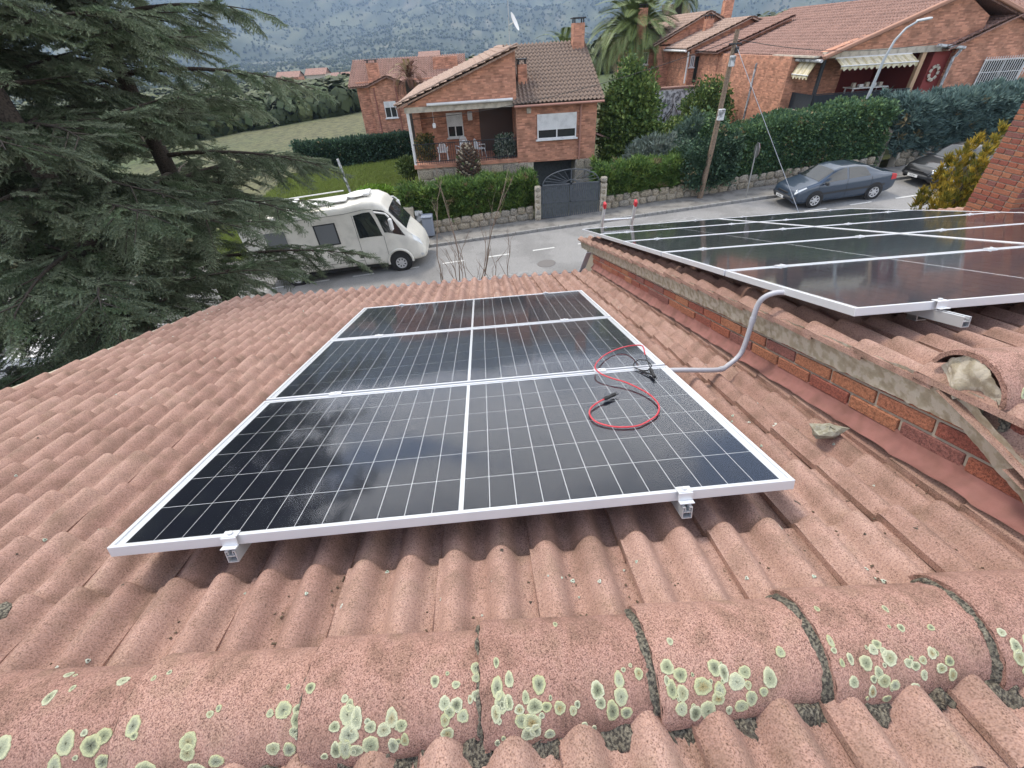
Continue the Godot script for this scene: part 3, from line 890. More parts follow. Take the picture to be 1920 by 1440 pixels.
# ------------------------------------------------------------------ shared materials and builders for the street
func brick_image(size: int, rows: int, per_row: int, cols: Array, joint: Color) -> ImageTexture:
	var im := Image.create(size, size, false, Image.FORMAT_RGB8)
	im.fill(joint)
	var r := RandomNumberGenerator.new()
	r.seed = 99
	var bh := size / rows
	var bw := size / per_row
	for k in rows:
		for q in per_row + 1:
			var c: Color = cols[r.randi_range(0, cols.size() - 1)] * r.randf_range(0.85, 1.1)
			c.a = 1
			var x := q * bw - (bw / 2 if k % 2 else 0)
			im.fill_rect(Rect2i(maxi(x, 0), k * bh, mini(bw - 1, x + bw - 1), bh - 1) if x < 0 else Rect2i(x, k * bh, bw - 1, bh - 1), c)
	return ImageTexture.create_from_image(im)

func speckle(size: int, up: int, palette: Array, sd: int) -> ImageTexture:
	var im := Image.create(size, size, false, Image.FORMAT_RGB8)
	var r := RandomNumberGenerator.new()
	r.seed = sd
	var total := 0.0
	for p in palette: total += p[0]
	for y in size:
		for x in size:
			var t := r.randf() * total
			for p in palette:
				t -= p[0]
				if t <= 0.0:
					im.set_pixel(x, y, (p[1] as Color) * r.randf_range(0.9, 1.05))
					break
	im.resize(size * up, size * up, Image.INTERPOLATE_BILINEAR)
	return ImageTexture.create_from_image(im)

func common_materials() -> void:
	M.litter = mat(lin(0.10, 0.075, 0.05), 0.95)
	M.joint = mat(lin(0.36, 0.31, 0.25), 0.95)
	var bt := brick_image(512, 16, 4, [lin(0.52, 0.25, 0.16), lin(0.495, 0.235, 0.15), lin(0.54, 0.265, 0.172), lin(0.475, 0.222, 0.142)], lin(0.46, 0.29, 0.215))
	var soft := noise_tex(256, 0.015, [[0.0, gray(0.78)], [0.42, gray(0.93)], [0.55, gray(0.99)], [1.0, gray(1.0)]], FastNoiseLite.TYPE_SIMPLEX_SMOOTH, 5, 90)
	M.soft = soft
	M.soft2 = noise_tex(256, 0.015, [[0.0, gray(0.88)], [0.5, gray(0.97)], [1.0, gray(1.0)]], FastNoiseLite.TYPE_SIMPLEX_SMOOTH, 4, 190)
	M.brick_wall = tmat(Color.WHITE, 0.9, bt, 1.05, soft, 3.0)
	M.brick_pink = tmat(Color(1.0, 1.0, 1.0), 0.9, bt, 1.05, soft, 2.4)
	var far_tile := noise_tex(256, 0.06, [[0.0, gray(0.55)], [0.45, gray(0.9)], [1.0, gray(1.0)]], FastNoiseLite.TYPE_SIMPLEX, 4, 91)
	M.far_tile = tmat(lin(0.38, 0.225, 0.18), 0.93, far_tile, 1.5, soft, 4.0)
	M.pale_tile = tmat(lin(0.47, 0.33, 0.26), 0.93, far_tile, 1.5, soft, 4.0)
	var old := noise_tex(512, 0.05, [[0.0, Color(0.22, 0.20, 0.19)], [0.42, Color(0.50, 0.46, 0.43)], [0.52, Color(0.86, 0.78, 0.72)], [1.0, Color(1, 0.95, 0.9)]], FastNoiseLite.TYPE_SIMPLEX, 4, 92)
	M.old_tile = tmat(lin(0.36, 0.315, 0.29), 0.95, old, 0.8)
	M.white = tmat(lin(0.74, 0.74, 0.73), 0.6, M.soft2, 2.0)
	M.plaster = tmat(lin(0.50, 0.45, 0.37), 0.9, soft, 1.5)
	M.grey_wall = tmat(lin(0.56, 0.57, 0.58), 0.9, noise_tex(256, 0.025, [[0.0, Color(0.35, 0.36, 0.35)], [0.45, Color(0.8, 0.8, 0.8)], [0.6, Color(1, 1, 1)], [1.0, Color(1, 1, 1)]], FastNoiseLite.TYPE_SIMPLEX, 5, 93), 2.6)
	M.dark = mat(lin(0.012, 0.012, 0.014), 0.6)
	M.iron = mat(lin(0.022, 0.024, 0.028), 0.55)
	M.gate = tmat(lin(0.075, 0.088, 0.105), 0.5, soft, 0.7)
	M.wood = tmat(lin(0.26, 0.19, 0.135), 0.9, noise_tex(256, 0.03, [[0.0, gray(0.6)], [0.5, gray(0.9)], [1.0, gray(1.0)]], FastNoiseLite.TYPE_SIMPLEX, 4, 94), 0.6)
	M.bark = tmat(lin(0.085, 0.068, 0.055), 0.95, noise_tex(256, 0.04, [[0.0, gray(0.4)], [0.5, gray(0.85)], [1.0, gray(1.0)]], FastNoiseLite.TYPE_SIMPLEX, 4, 95), 0.5, null, 1.0, M.soft, 0.6)
	M.asphalt = tmat(lin(0.34, 0.335, 0.33), 0.92, speckle(256, 1, [[1.0, gray(0.80)], [1.0, gray(0.92)], [1.0, gray(1.0)], [0.3, gray(0.62)]], 4), 1.6, noise_tex(512, 0.006, [[0.0, gray(0.84)], [0.42, gray(0.93)], [0.5, gray(0.98)], [1.0, gray(1.0)]], FastNoiseLite.TYPE_SIMPLEX_SMOOTH, 6, 96), 9.0)
	M.paving = tmat(lin(0.30, 0.285, 0.265), 0.92, speckle(256, 1, [[1.0, gray(0.82)], [1.0, gray(1.0)]], 6), 1.6, noise_tex(256, 0.02, [[0.0, gray(0.72)], [0.5, gray(0.95)], [1.0, gray(1.0)]], FastNoiseLite.TYPE_SIMPLEX, 5, 97), 4.0)
	M.kerb = tmat(lin(0.27, 0.265, 0.255), 0.9, soft, 0.7)
	M.paint = tmat(lin(0.66, 0.66, 0.64), 0.8, noise_tex(256, 0.06, [[0.0, gray(0.6)], [0.4, gray(0.92)], [1.0, gray(1.0)]], FastNoiseLite.TYPE_SIMPLEX, 4, 98), 0.8)
	M.stone = []
	for k in [[0.40, 0.35, 0.28], [0.34, 0.31, 0.26], [0.44, 0.38, 0.29], [0.37, 0.32, 0.24]]:
		M.stone.append(tmat(lin(k[0], k[1], k[2]), 0.95, noise_tex(256, 0.03, [[0.0, gray(0.55)], [0.5, gray(0.9)], [1.0, gray(1.0)]], FastNoiseLite.TYPE_SIMPLEX, 5, 101) if not M.has("stone_tex") else M.stone_tex, 0.7))
		M.stone_tex = M.stone[0].albedo_texture
	M.window = mat(lin(0.02, 0.024, 0.028), 0.08, 0.0, 0.6)
	M.pane = mat(lin(1, 1, 1, 0.0), 0.03)
	M.pane.transparency = BaseMaterial3D.TRANSPARENCY_ALPHA
	M.tyre = mat(lin(0.018, 0.018, 0.019), 0.85)
	M.rim = mat(lin(0.55, 0.55, 0.56), 0.4, 0.5)
	M.leaf = leafmat(Color.WHITE, 0.65, 0.22)
	M.core = mat(lin(0.075, 0.075, 0.045), 1.0)
	M.red = mat(lin(0.45, 0.02, 0.025), 0.5)
	M.blade = blade_mesh()
	M.spray = spray_mesh()
	M.leafy = leafy_mesh()

# upright tuft of scale foliage, about 0.25 m
func spray_mesh() -> ArrayMesh:
	var g := Geo.new()
	g.colored = true
	for k in 11:
		var a := TAU * k / 11.0 + rng.randf_range(-0.3, 0.3)
		var lean := rng.randf_range(0.15, 0.9)
		var d := Vector3(cos(a) * sin(lean), cos(lean), sin(a) * sin(lean))
		var w := d.cross(Vector3(sin(a * 3.0), 0.2, cos(a * 2.0))).normalized() * rng.randf_range(0.014, 0.024)
		var L := rng.randf_range(0.12, 0.25)
		var t := rng.randf_range(0.8, 1.1)
		g.tint = Color(t, t, t)
		var m := d * L * 0.5
		g.quad(-w * 0.4, m - w, d * L, m + w)
	return g.mesh()

# broad leaves on a short twig
func leafy_mesh() -> ArrayMesh:
	var g := Geo.new()
	g.colored = true
	for k in 12:
		var d := Vector3(rng.randfn(), rng.randfn() + 0.5, rng.randfn()).normalized()
		var b := d * rng.randf_range(0.02, 0.12)
		var w := d.cross(Vector3(rng.randfn(), rng.randfn(), rng.randfn())).normalized()
		var L := rng.randf_range(0.05, 0.09)
		var t := rng.randf_range(0.75, 1.15)
		g.tint = Color(t, t, t)
		g.quad(b, b + d * L * 0.5 - w * L * 0.32, b + d * L, b + d * L * 0.5 + w * L * 0.32)
	return g.mesh()

func blade_mesh() -> ArrayMesh:
	var g := Geo.new()
	g.colored = true
	for k in 9:
		var a := rng.randf() * TAU
		var at := Vector3(rng.randf_range(-0.08, 0.08), 0, rng.randf_range(-0.08, 0.08))
		var L := rng.randf_range(0.05, 0.12)
		var tip := at + Vector3(cos(a) * L * 0.5, L, sin(a) * L * 0.5)
		var w := Vector3(-sin(a), 0, cos(a)) * 0.007
		var t := rng.randf_range(0.8, 1.15)
		g.tint = Color(t, t, t)
		g.tri(at - w, at + w, tip)
	return g.mesh()

func gh(x: float, z: float) -> float:
	return 0.067 * clampf(x, -70.0, 70.0)

func wall(parent: Node, called: String, m: Material, x0: float, x1: float, y0: float, y1: float, z0: float, z1: float) -> MeshInstance3D:
	var g := Geo.new()
	g.box(Vector3((x0 + x1) / 2, (y0 + y1) / 2, (z0 + z1) / 2), Vector3(absf(x1 - x0), absf(y1 - y0), absf(z1 - z0)))
	return gpart(parent, called, g, m)

# corrugated tile slope over the quad: a, b = eave ends; c, d = ridge ends above b and a (counter-clockwise from outside)
func tiled(parent: Node, called: String, m: Material, a: Vector3, b: Vector3, c: Vector3, d: Vector3, pitch := 0.22, course := 0.36, amp := 0.055) -> MeshInstance3D:
	var g := Geo.new()
	var nu := maxi(2, int((b - a).length() / pitch)) * 6
	var nv := maxi(1, int((d - a).length() / course))
	var up := (b - a).cross(d - a).normalized()
	var rows := 0
	var p := PackedVector3Array()
	for r in nv:
		for e in [0.0, 0.02, 1.0]:
			var t: float = (r + e) / float(nv)
			var lift := 0.0 if e == 0.0 and r > 0 else lerpf(0.055, 0.0, e)
			if e == 1.0 and r < nv - 1: t -= 0.001 / nv
			for k in nu + 1:
				var s := k / float(nu)
				var q := a.lerp(b, s).lerp(d.lerp(c, s), t)
				var w := cos(TAU * k / 6.0)
				p.append(q + up * (lift + amp * (w if w > -0.5 else -0.5)))
			rows += 1
	g.sheet(p, rows, nu + 1)
	# closing slab under the tiles
	var th := up * 0.10
	var lo := up * -0.03
	g.quad(a + lo, d + lo, d - th, a - th)
	g.quad(c + lo, b + lo, b - th, c - th)
	g.quad(b + lo, a + lo, a - th, b - th)
	g.quad(d + lo, c + lo, c - th, d - th)
	g.quad(a - th, d - th, c - th, b - th)
	return gpart(parent, called, g, m)

func gable_wall(parent: Node, called: String, m: Material, pts: Array, z0: float, z1: float) -> MeshInstance3D:
	var g := Geo.new()
	var p := PackedVector2Array()
	for q in pts: p.append(Vector2(q[0], q[1]))
	g.prism(p, z0, z1)
	return gpart(parent, called, g, m)

func bar(g: Geo, a: Vector3, b: Vector3, r: float, sides := 6) -> void:
	g.tube(PackedVector3Array([a, b]), PackedFloat32Array([r]), sides)

func window_on(parent: Node, x0: float, x1: float, y0: float, y1: float, z: float, shutter: float, frame: Material) -> void:
	# opening framed in front of a wall face at z, looking +z
	var g := Geo.new()
	g.box(Vector3((x0 + x1) / 2, (y0 + y1) / 2, z + 0.012), Vector3(x1 - x0, y1 - y0, 0.02))
	var w := gpart(parent, "window", g, M.window)
	var f := Geo.new()
	var t := 0.06
	for e in [[x0, x1, y1 - t, y1], [x0, x1, y0, y0 + t], [x0, x0 + t, y0 + t, y1 - t], [x1 - t, x1, y0 + t, y1 - t], [(x0 + x1) / 2 - t / 2, (x0 + x1) / 2 + t / 2, y0 + t, y1 - t]]:
		f.box(Vector3((e[0] + e[1]) / 2, (e[2] + e[3]) / 2, z + 0.035), Vector3(e[1] - e[0], e[3] - e[2], 0.045))
	gpart(w, "frame", f, frame)
	var s := Geo.new()
	s.bevel(Vector3((x0 + x1) / 2, y0 - 0.04, z + 0.06), Vector3(x1 - x0 + 0.16, 0.07, 0.16), 0.01)
	gpart(w, "sill", s, frame)
	if shutter > 0.0:
		var k := Geo.new()
		var n := int((y1 - y0) * shutter / 0.055)
		for q in n:
			k.box(Vector3((x0 + x1) / 2, y1 - 0.03 - q * 0.055, z + 0.045), Vector3(x1 - x0 - 0.1, 0.050, 0.03))
		gpart(w, "shutter", k, frame)

# clipped hedge filled with leaf tufts
func hedge(called: String, label: String, x0: float, x1: float, zc: float, depth: float, base: Callable, top: Callable, cols: Array, tuft: Mesh, density: float, size: float, rough := 0.12, group := "clipped hedges along the street") -> Node3D:
	var o := thing(called, label, "hedge", group)
	var f := FastNoiseLite.new()
	f.seed = int(absf(x0) * 10)
	f.frequency = 0.9
	f.fractal_octaves = 4
	var g := Geo.new()
	var n := int((x1 - x0) / 0.3) + 2
	var p := PackedVector3Array()
	for k in n:
		var x := lerpf(x0 + 0.1, x1 - 0.1, k / float(n - 1))
		for q in 13:
			var s := q / 12.0
			var ang := lerpf(-0.05, PI + 0.05, s)
			var h: float = top.call(x) - base.call(x) - 0.18
			var zz := -cos(ang)
			var yy := sin(ang)
			zz = signf(zz) * pow(absf(zz), 0.45)
			yy = pow(maxf(yy, 0.0), 0.4)
			p.append(Vector3(x, base.call(x) + yy * h + f.get_noise_2d(x, s * 3.0) * 0.06, zc + zz * (depth / 2 - 0.12)))
	g.sheet(p, n, 13)
	gpart(o, "branches", g, M.core)
	var places := []
	var tints := PackedColorArray()
	var area := (x1 - x0)
	for k in int(area * density * 5.5):
		var x := rng.randf_range(x0, x1)
		var b: float = base.call(x)
		var t: float = top.call(x)
		var h := t - b
		var where := rng.randf() * (h * 2.0 + depth + 0.6)
		var at: Vector3
		var nrm: Vector3
		if where < depth + 0.6:
			at = Vector3(x, t - 0.05, zc + rng.randf_range(-0.5, 0.5) * depth)
			nrm = Vector3(0, 1, 0)
		elif where < depth + 0.6 + h * 1.5:
			at = Vector3(x, rng.randf_range(b + 0.05, t), zc + depth / 2)
			nrm = Vector3(0, 0.35, 1)
		else:
			var e := 1.0 if rng.randf() < 0.5 else -1.0
			at = Vector3(x1 if e > 0 else x0, rng.randf_range(b + 0.05, t), zc + rng.randf_range(-0.5, 0.5) * depth)
			nrm = Vector3(e, 0.35, 0.2)
		var bump := f.get_noise_3d(at.x * 1.4, at.y * 1.4, at.z * 1.4)
		at += nrm.normalized() * (bump * rough * 2.2 + rng.randf_range(-0.10, 0.03))
		# round off the upper front edge
		if at.y > t - 0.25 and at.z > zc + depth / 2 - 0.25: at.z -= 0.08; at.y -= 0.05
		var d := (nrm + Vector3(0, 0.5, 0) + Vector3(rng.randfn(), rng.randfn(), rng.randfn()) * 0.45).normalized()
		var q := Quaternion(Vector3.UP, d) * Quaternion(Vector3.UP, rng.randf() * TAU)
		places.append(Transform3D(Basis(q).scaled(Vector3.ONE * size * rng.randf_range(0.5, 1.5)), at))
		var c: Color = cols[rng.randi_range(0, cols.size() - 1)]
		if f.get_noise_3d(at.x * 2.3 + 40, at.y * 2.3, at.z) > 0.42 and rng.randf() < 0.6: c = Color(0.16, 0.13, 0.07)
		var v := rng.randf_range(1.1, 2.0)
		tints.append(Color(c.r * v, c.g * v, c.b * v))
	copies(o, "foliage", tuft, M.leaf, places, tints, true)
	return o

# loose shrub: tufts through a lumpy ellipsoid
func shrub(called: String, label: String, at: Vector3, r: Vector3, cols: Array, tuft: Mesh, n: int, size: float, group := "", trunk_h := 0.0, upright := 0.4) -> Node3D:
	var o := thing(called, label, "shrub", group)
	var st := Geo.new()
	var c0 := at + Vector3(0, trunk_h + r.y * 0.85, 0)
	for k in 7:
		var a := TAU * k / 7.0
		var tip := c0 + Vector3(cos(a) * r.x * 0.6, r.y * rng.randf_range(0.0, 0.6), sin(a) * r.z * 0.6)
		st.tube(PackedVector3Array([at + Vector3(0, -0.1, 0), at.lerp(tip, 0.4) + Vector3(0, 0.1, 0), tip]), PackedFloat32Array([0.05, 0.03, 0.012]), 5)
	gpart(o, "stem", st, M.bark)
	var f := FastNoiseLite.new()
	f.seed = int(at.x * 13 + at.z)
	f.frequency = 0.8 / maxf(r.x, 0.4)
	var places := []
	var tints := PackedColorArray()
	for k in n:
		var d := Vector3(rng.randfn(), rng.randfn(), rng.randfn()).normalized()
		var lump := 1.0 + 0.55 * f.get_noise_3dv(d * 2.2 * r.x)
		var rad := pow(rng.randf(), 0.33) * lump
		if rng.randf() < 0.5: rad = lump * rng.randf_range(0.85, 1.02)
		var p := c0 + d * r * rad
		if p.y < at.y + 0.03: continue
		var dd := (d + Vector3(0, upright, 0) + Vector3(rng.randfn(), rng.randfn(), rng.randfn()) * 0.35).normalized()
		places.append(Transform3D(Basis(Quaternion(Vector3.UP, dd) * Quaternion(Vector3.UP, rng.randf() * TAU)).scaled(Vector3.ONE * size * rng.randf_range(0.7, 1.3)), p))
		var c: Color = cols[rng.randi_range(0, cols.size() - 1)]
		var v := rng.randf_range(1.0, 1.8)
		tints.append(Color(c.r * v, c.g * v, c.b * v))
	copies(o, "foliage", tuft, M.leaf, places, tints, true)
	return o

func more_materials() -> void:
	M.cream = tmat(lin(0.66, 0.60, 0.44), 0.85, M.soft, 1.0)
	M.cream2 = tmat(lin(0.50, 0.43, 0.26), 0.85, M.soft, 1.0)

# ------------------------------------------------------------------ ground, road, walls
func far_height(x: float, z: float) -> float:
	var d := Vector2(x, z).length()
	var near := gh(x, z)
	var t := smoothstep(60.0, 720.0, -z) if z < 0 else smoothstep(60.0, 260.0, z)
	t = maxf(t, smoothstep(110.0, 300.0, absf(x)))
	var n: FastNoiseLite = M.hill_noise
	var valley := -24.0 + 7.0 * n.get_noise_2d(x * 0.5, z * 0.5)
	var rise := smoothstep(950.0, 4300.0, d)
	var az := atan2(x, -z)
	var crest := 362.0 - 150.0 * clampf(az, -0.7, 0.7) + 9.0 * sin(az * 19.0 + 2.0)
	var hill := rise * rise * (3.0 - 2.0 * rise) * crest * (1.0 if z < 0 else 0.5)
	hill += smoothstep(700, 2500, d) * (1.0 - smoothstep(3300, 4300, d) * 0.7) * 95.0 * n.get_noise_2d(x * 0.35 + 300, z * 0.35)
	hill += smoothstep(1500, 3000, d) * 16.0 * n.get_noise_2d(x * 1.6, z * 1.6)
	return lerpf(near - 0.05, valley + hill, t)

func build_ground() -> void:
	var n := FastNoiseLite.new()
	n.seed = 5
	n.frequency = 0.003
	n.fractal_octaves = 5
	M.hill_noise = n
	var g := Geo.new()
	g.colored = true
	var xs := []
	var zs := []
	for k in 141:
		xs.append(34.0 * sinh(lerpf(-5.6, 5.6, k / 140.0)))
	for k in 190:
		var s := lerpf(2.6, -5.7, k / 189.0)
		zs.append(34.0 * sinh(s))
	var p := PackedVector3Array()
	var cc := PackedColorArray()
	for z in zs:
		for x in xs:
			var y := far_height(x, z)
			p.append(Vector3(x, y, z))
			var d := Vector2(x, z).length()
			var a := n.get_noise_2d(x * 1.1 + 70, z * 1.6)
			var b := n.get_noise_2d(x * 4.0, z * 5.0)
			var col := Color(0.085, 0.120, 0.038).lerp(Color(0.150, 0.150, 0.070), smoothstep(-0.2, 0.4, b))
			if d > 150.0:
				var field := Color(0.15, 0.165, 0.085).lerp(Color(0.27, 0.245, 0.165), smoothstep(-0.15, 0.25, a))
				var wood := Color(0.062, 0.080, 0.042)
				var w := smoothstep(-0.02, 0.18, b * 0.8 + a * 0.5 + smoothstep(700.0, 1700.0, d) * 0.30 - 0.04)
				col = field.lerp(wood, w)
			cc.append(col)
	g.sheet(p, zs.size(), xs.size(), false, cc)
	var gm := tmat(Color.WHITE, 1.0, noise_tex(512, 0.03, [[0.0, gray(0.55)], [0.5, gray(0.9)], [1.0, gray(1.0)]], FastNoiseLite.TYPE_SIMPLEX, 5, 120), 26.0, noise_tex(256, 0.06, [[0.0, gray(0.6)], [0.5, gray(0.95)], [1.0, gray(1.0)]], FastNoiseLite.TYPE_SIMPLEX, 4, 121), 7.0)
	gm.vertex_color_use_as_albedo = true
	structure("ground", g, gm)
	# scattered trees of the valley and hills: one mass
	var crown := Geo.new()
	crown.colored = true
	for k in 110:
		var d := Vector3(rng.randfn(), rng.randfn() * 0.8, rng.randfn()).normalized() * rng.randf_range(0.6, 1.05)
		var u := d.cross(Vector3(rng.randfn(), 1, rng.randfn())).normalized() * rng.randf_range(0.14, 0.24)
		var v := d.cross(u).normalized() * rng.randf_range(0.14, 0.24)
		g = crown
		var sh := rng.randf_range(0.7, 1.1)
		crown.tint = Color(sh, sh, sh)
		crown.quad(d - u - v, d + u - v, d + u + v, d - u + v)
	var places := []
	var tints := PackedColorArray()
	var tries := 0
	while places.size() < 42000 and tries < 220000:
		tries += 1
		var d := 95.0 * pow(46.0, pow(rng.randf(), 0.75))
		var az := rng.randf_range(-0.75, 0.85)
		var x := d * sin(az)
		var z := -d * cos(az)
		var a := n.get_noise_2d(x * 1.1 + 70, z * 1.6)
		var b := n.get_noise_2d(x * 4.0, z * 5.0)
		var w := smoothstep(-0.02, 0.18, b * 0.8 + a * 0.5 + smoothstep(700.0, 1700.0, d) * 0.30 - 0.04 + smoothstep(330.0, 120.0, d) * 0.2)
		if rng.randf() > 0.04 + w: continue
		var r := rng.randf_range(1.3, 3.0) * (1.0 + d / 3600.0)
		places.append(Transform3D(Basis.from_euler(Vector3(0, rng.randf() * TAU, 0)).scaled(Vector3(r, r * rng.randf_range(0.8, 1.2), r)), Vector3(x, far_height(x, z) + r * 0.6, z)))
		var q := rng.randf()
		var v := rng.randf_range(0.7, 1.3)
		var c := Color(0.056, 0.078, 0.036).lerp(Color(0.115, 0.135, 0.055), q * q)
		tints.append(Color(c.r * v, c.g * v, c.b * v))
	var wm := copies(self, "distant_woodland", crown.mesh(), M.leaf, places, tints, true)
	wm.set_meta("label", "scattered dark trees and woods over the valley and hills")
	wm.set_meta("category", "woodland")
	# road with kerb, pavement and dashes
	var road := Geo.new()
	for k in 60:
		var x0 := -75.0 + k * 2.5
		var x1 := x0 + 2.5
		road.quad(Vector3(x0, gh(x0, 0) , -12.6), Vector3(x1, gh(x1, 0), -12.6), Vector3(x1, gh(x1, 0), -20.25), Vector3(x0, gh(x0, 0), -20.25))
	structure("road", road, M.asphalt)
	var mk := Geo.new()
	for k in range(-28, 30):
		var x0 := 0.11 + k * 1.92
		var y := 0.006
		mk.quad(Vector3(x0, gh(x0, 0) + y, -18.06), Vector3(x0 + 0.92, gh(x0 + 0.92, 0) + y, -18.06), Vector3(x0 + 0.92, gh(x0 + 0.92, 0) + y, -18.17), Vector3(x0, gh(x0, 0) + y, -18.17))
	structure("road_markings", mk, M.paint)
	var pv := Geo.new()
	pv.x = Transform3D(Basis(Vector3(1, 0.067, 0).normalized(), Vector3(-0.067, 1, 0).normalized(), Vector3(0, 0, 1)), Vector3.ZERO)
	pv.box(Vector3(0, 0.02, -21.1), Vector3(150, 0.2, 1.48))
	structure("pavement", pv, M.paving)
	var kb := Node3D.new()
	kb.name = "kerb"
	kb.set_meta("kind", "structure")
	add_child(kb)
	var ks := Geo.new()
	ks.bevel(Vector3.ZERO, Vector3(0.985, 0.24, 0.12), 0.015)
	var ksm := ks.mesh()
	for k in range(-14, 30):
		part(kb, "kerb_stone", ksm, M.kerb, Transform3D(pv.x.basis, pv.x * Vector3(k * 1.0, 0.005 + rng.randf_range(-0.006, 0.006), -20.30)))
	var mh := thing("manhole_cover", "round iron manhole cover set in the road", "manhole")
	var mg := Geo.new()
	mg.x = Transform3D(pv.x.basis, pv.x * Vector3(2.4, 0.004, -16.6))
	mg.lathe(PackedVector2Array([Vector2(0.36, -0.02), Vector2(0.36, 0.006), Vector2(0.31, 0.008), Vector2(0.30, 0.004), Vector2(0.001, 0.005)]), 24)
	gpart(mh, "cover", mg, mat(lin(0.14, 0.13, 0.125), 0.7))
	var patches := Geo.new()
	patches.x = pv.x
	for q in [[-1.2, 1.6, -16.2, -15.3], [7.0, 9.6, -19.4, -18.7], [4.6, 5.3, -20.1, -13.5]]:
		patches.quad(Vector3(q[0], 0.004, q[3]), Vector3(q[1], 0.004, q[3]), Vector3(q[1], 0.004, q[2]), Vector3(q[0], 0.004, q[2]))
	structure("road_patches", patches, tmat(lin(0.265, 0.262, 0.26), 0.92, M.soft, 1.1))
	# near side pavement below the eaves
	var pn := Geo.new()
	pn.x = pv.x
	pn.box(Vector3(0, 0.02, -11.85), Vector3(150, 0.2, 1.5))
	structure("near_pavement", pn, M.paving)

func stone_wall(label: String, x0: float, x1: float, h: float) -> void:
	var o := thing("stone_wall", label, "wall", "rubble walls along the pavement")
	var tilt := Basis(Vector3(1, 0.067, 0).normalized(), Vector3(-0.067, 1, 0).normalized(), Vector3(0, 0, 1))
	var g := Geo.new()
	g.x = Transform3D(tilt, Vector3(0, 0, 0))
	g.box(Vector3((x0 + x1) / 2, h / 2 - 0.1, -21.98), Vector3(x1 - x0, h + 0.2, 0.4))
	gpart(o, "core", g, M.plaster)
	if not M.has("stone_meshes"):
		M.stone_meshes = []
		for k in 5:
			var f := FastNoiseLite.new()
			f.seed = 200 + k
			f.frequency = 1.3
			var s := Geo.new()
			var p := PackedVector3Array()
			for r in 9:
				for q in 13:
					var th := PI * r / 8.0
					var ph := -TAU * (q % 12) / 12.0
					var d := Vector3(sin(th) * cos(ph), -cos(th), sin(th) * sin(ph))
					var e := Vector3(signf(d.x) * pow(absf(d.x), 0.5), signf(d.y) * pow(absf(d.y), 0.5), d.z)
					p.append(e * 0.5 * (1.0 + 0.25 * f.get_noise_3dv(d)))
			s.sheet(p, 9, 13, true)
			M.stone_meshes.append(s.mesh())
	for row in 2:
		var x := x0 + (0.1 if row else 0.0)
		while x < x1 - 0.15:
			var w := minf(rng.randf_range(0.32, 0.62), x1 - x)
			var hh := h / 2.0
			part(o, "stone", M.stone_meshes[rng.randi_range(0, 4)], M.stone[rng.randi_range(0, 3)], Transform3D(tilt * Basis(Vector3.BACK, rng.randf_range(-0.1, 0.1)).scaled(Vector3(w * 0.97, hh * 1.02, 0.20)), tilt * Vector3(x + w / 2, hh * (row + 0.5) + rng.randf_range(-0.02, 0.02) + 0.1, -21.78)))
			x += w

func build_gate() -> void:
	var o := thing("driveway_gate", "dark grey double metal gate with fan top before the garage", "gate")
	for e in [0, 1]:
		var x0: float = 2.86 + e * 1.39
		var x1: float = x0 + 1.38
		var y0 := 0.36
		var y1 := 1.86
		var f := Geo.new()
		for q in [[x0, x1, y0, y0 + 0.05], [x0, x1, y1 - 0.05, y1], [x0, x1, 1.04, 1.09], [x0, x0 + 0.05, y0, y1], [x1 - 0.05, x1, y0, y1]]:
			f.box(Vector3((q[0] + q[1]) / 2, (q[2] + q[3]) / 2, -21.5), Vector3(q[1] - q[0], q[3] - q[2], 0.06))
		var leaf := gpart(o, "leaf_frame", f, M.gate)
		var s := Geo.new()
		s.bevel(Vector3.ZERO, Vector3(0.085, y1 - y0 - 0.1, 0.022), 0.006)
		var sm := s.mesh()
		for k in 13:
			part(leaf, "slat", sm, M.gate, Transform3D(Basis(), Vector3(x0 + 0.11 + k * 0.0965, (y0 + y1) / 2, -21.515 + (0.008 if k % 2 else 0.0))))
		# quarter fan above
		var fan := Geo.new()
		var c := Vector3(x1 if e == 0 else x0, y1, -21.5)
		var arc := PackedVector3Array()
		for k in 13:
			var a := PI / 2 * k / 12.0
			var d := Vector3(-cos(a) if e == 0 else cos(a), sin(a) * 0.46, 0)
			arc.append(c + d * 1.30)
			if k % 2 == 0 and k < 12:
				bar(fan, c + d * 0.24, c + d * 1.30, 0.012)
		fan.tube(arc, PackedFloat32Array([0.022]), 6)
		var arc2 := PackedVector3Array()
		for k in 7:
			var a := PI / 2 * k / 6.0
			arc2.append(c + Vector3(-cos(a) if e == 0 else cos(a), sin(a) * 0.6, 0) * 0.26)
		fan.tube(arc2, PackedFloat32Array([0.016]), 6)
		bar(fan, Vector3(c.x, y1, -21.5), Vector3(c.x, y1 + 0.6, -21.5), 0.022)
		gpart(leaf, "fan", fan, M.gate)
	for e in [0, 1]:
		var pl := thing("gate_pillar", ["rubble stone pillar on the hedge side of the driveway gate", "rubble stone pillar by the gate on the uphill side"][e], "pillar", "pillars of the driveway gate")
		var x: float = [2.70, 5.80][e]
		wall(pl, "core", M.plaster, x - 0.13, x + 0.13, gh(x, 0) - 0.1, 1.75, -21.75, -21.45)
		for k in 6:
			part(pl, "stone", M.stone_meshes[k % 5], M.stone[k % 4], Transform3D(Basis.from_scale(Vector3(0.31, 0.27, 0.36)), Vector3(x, gh(x, 0) + 0.2 + k * 0.26, -21.6)))

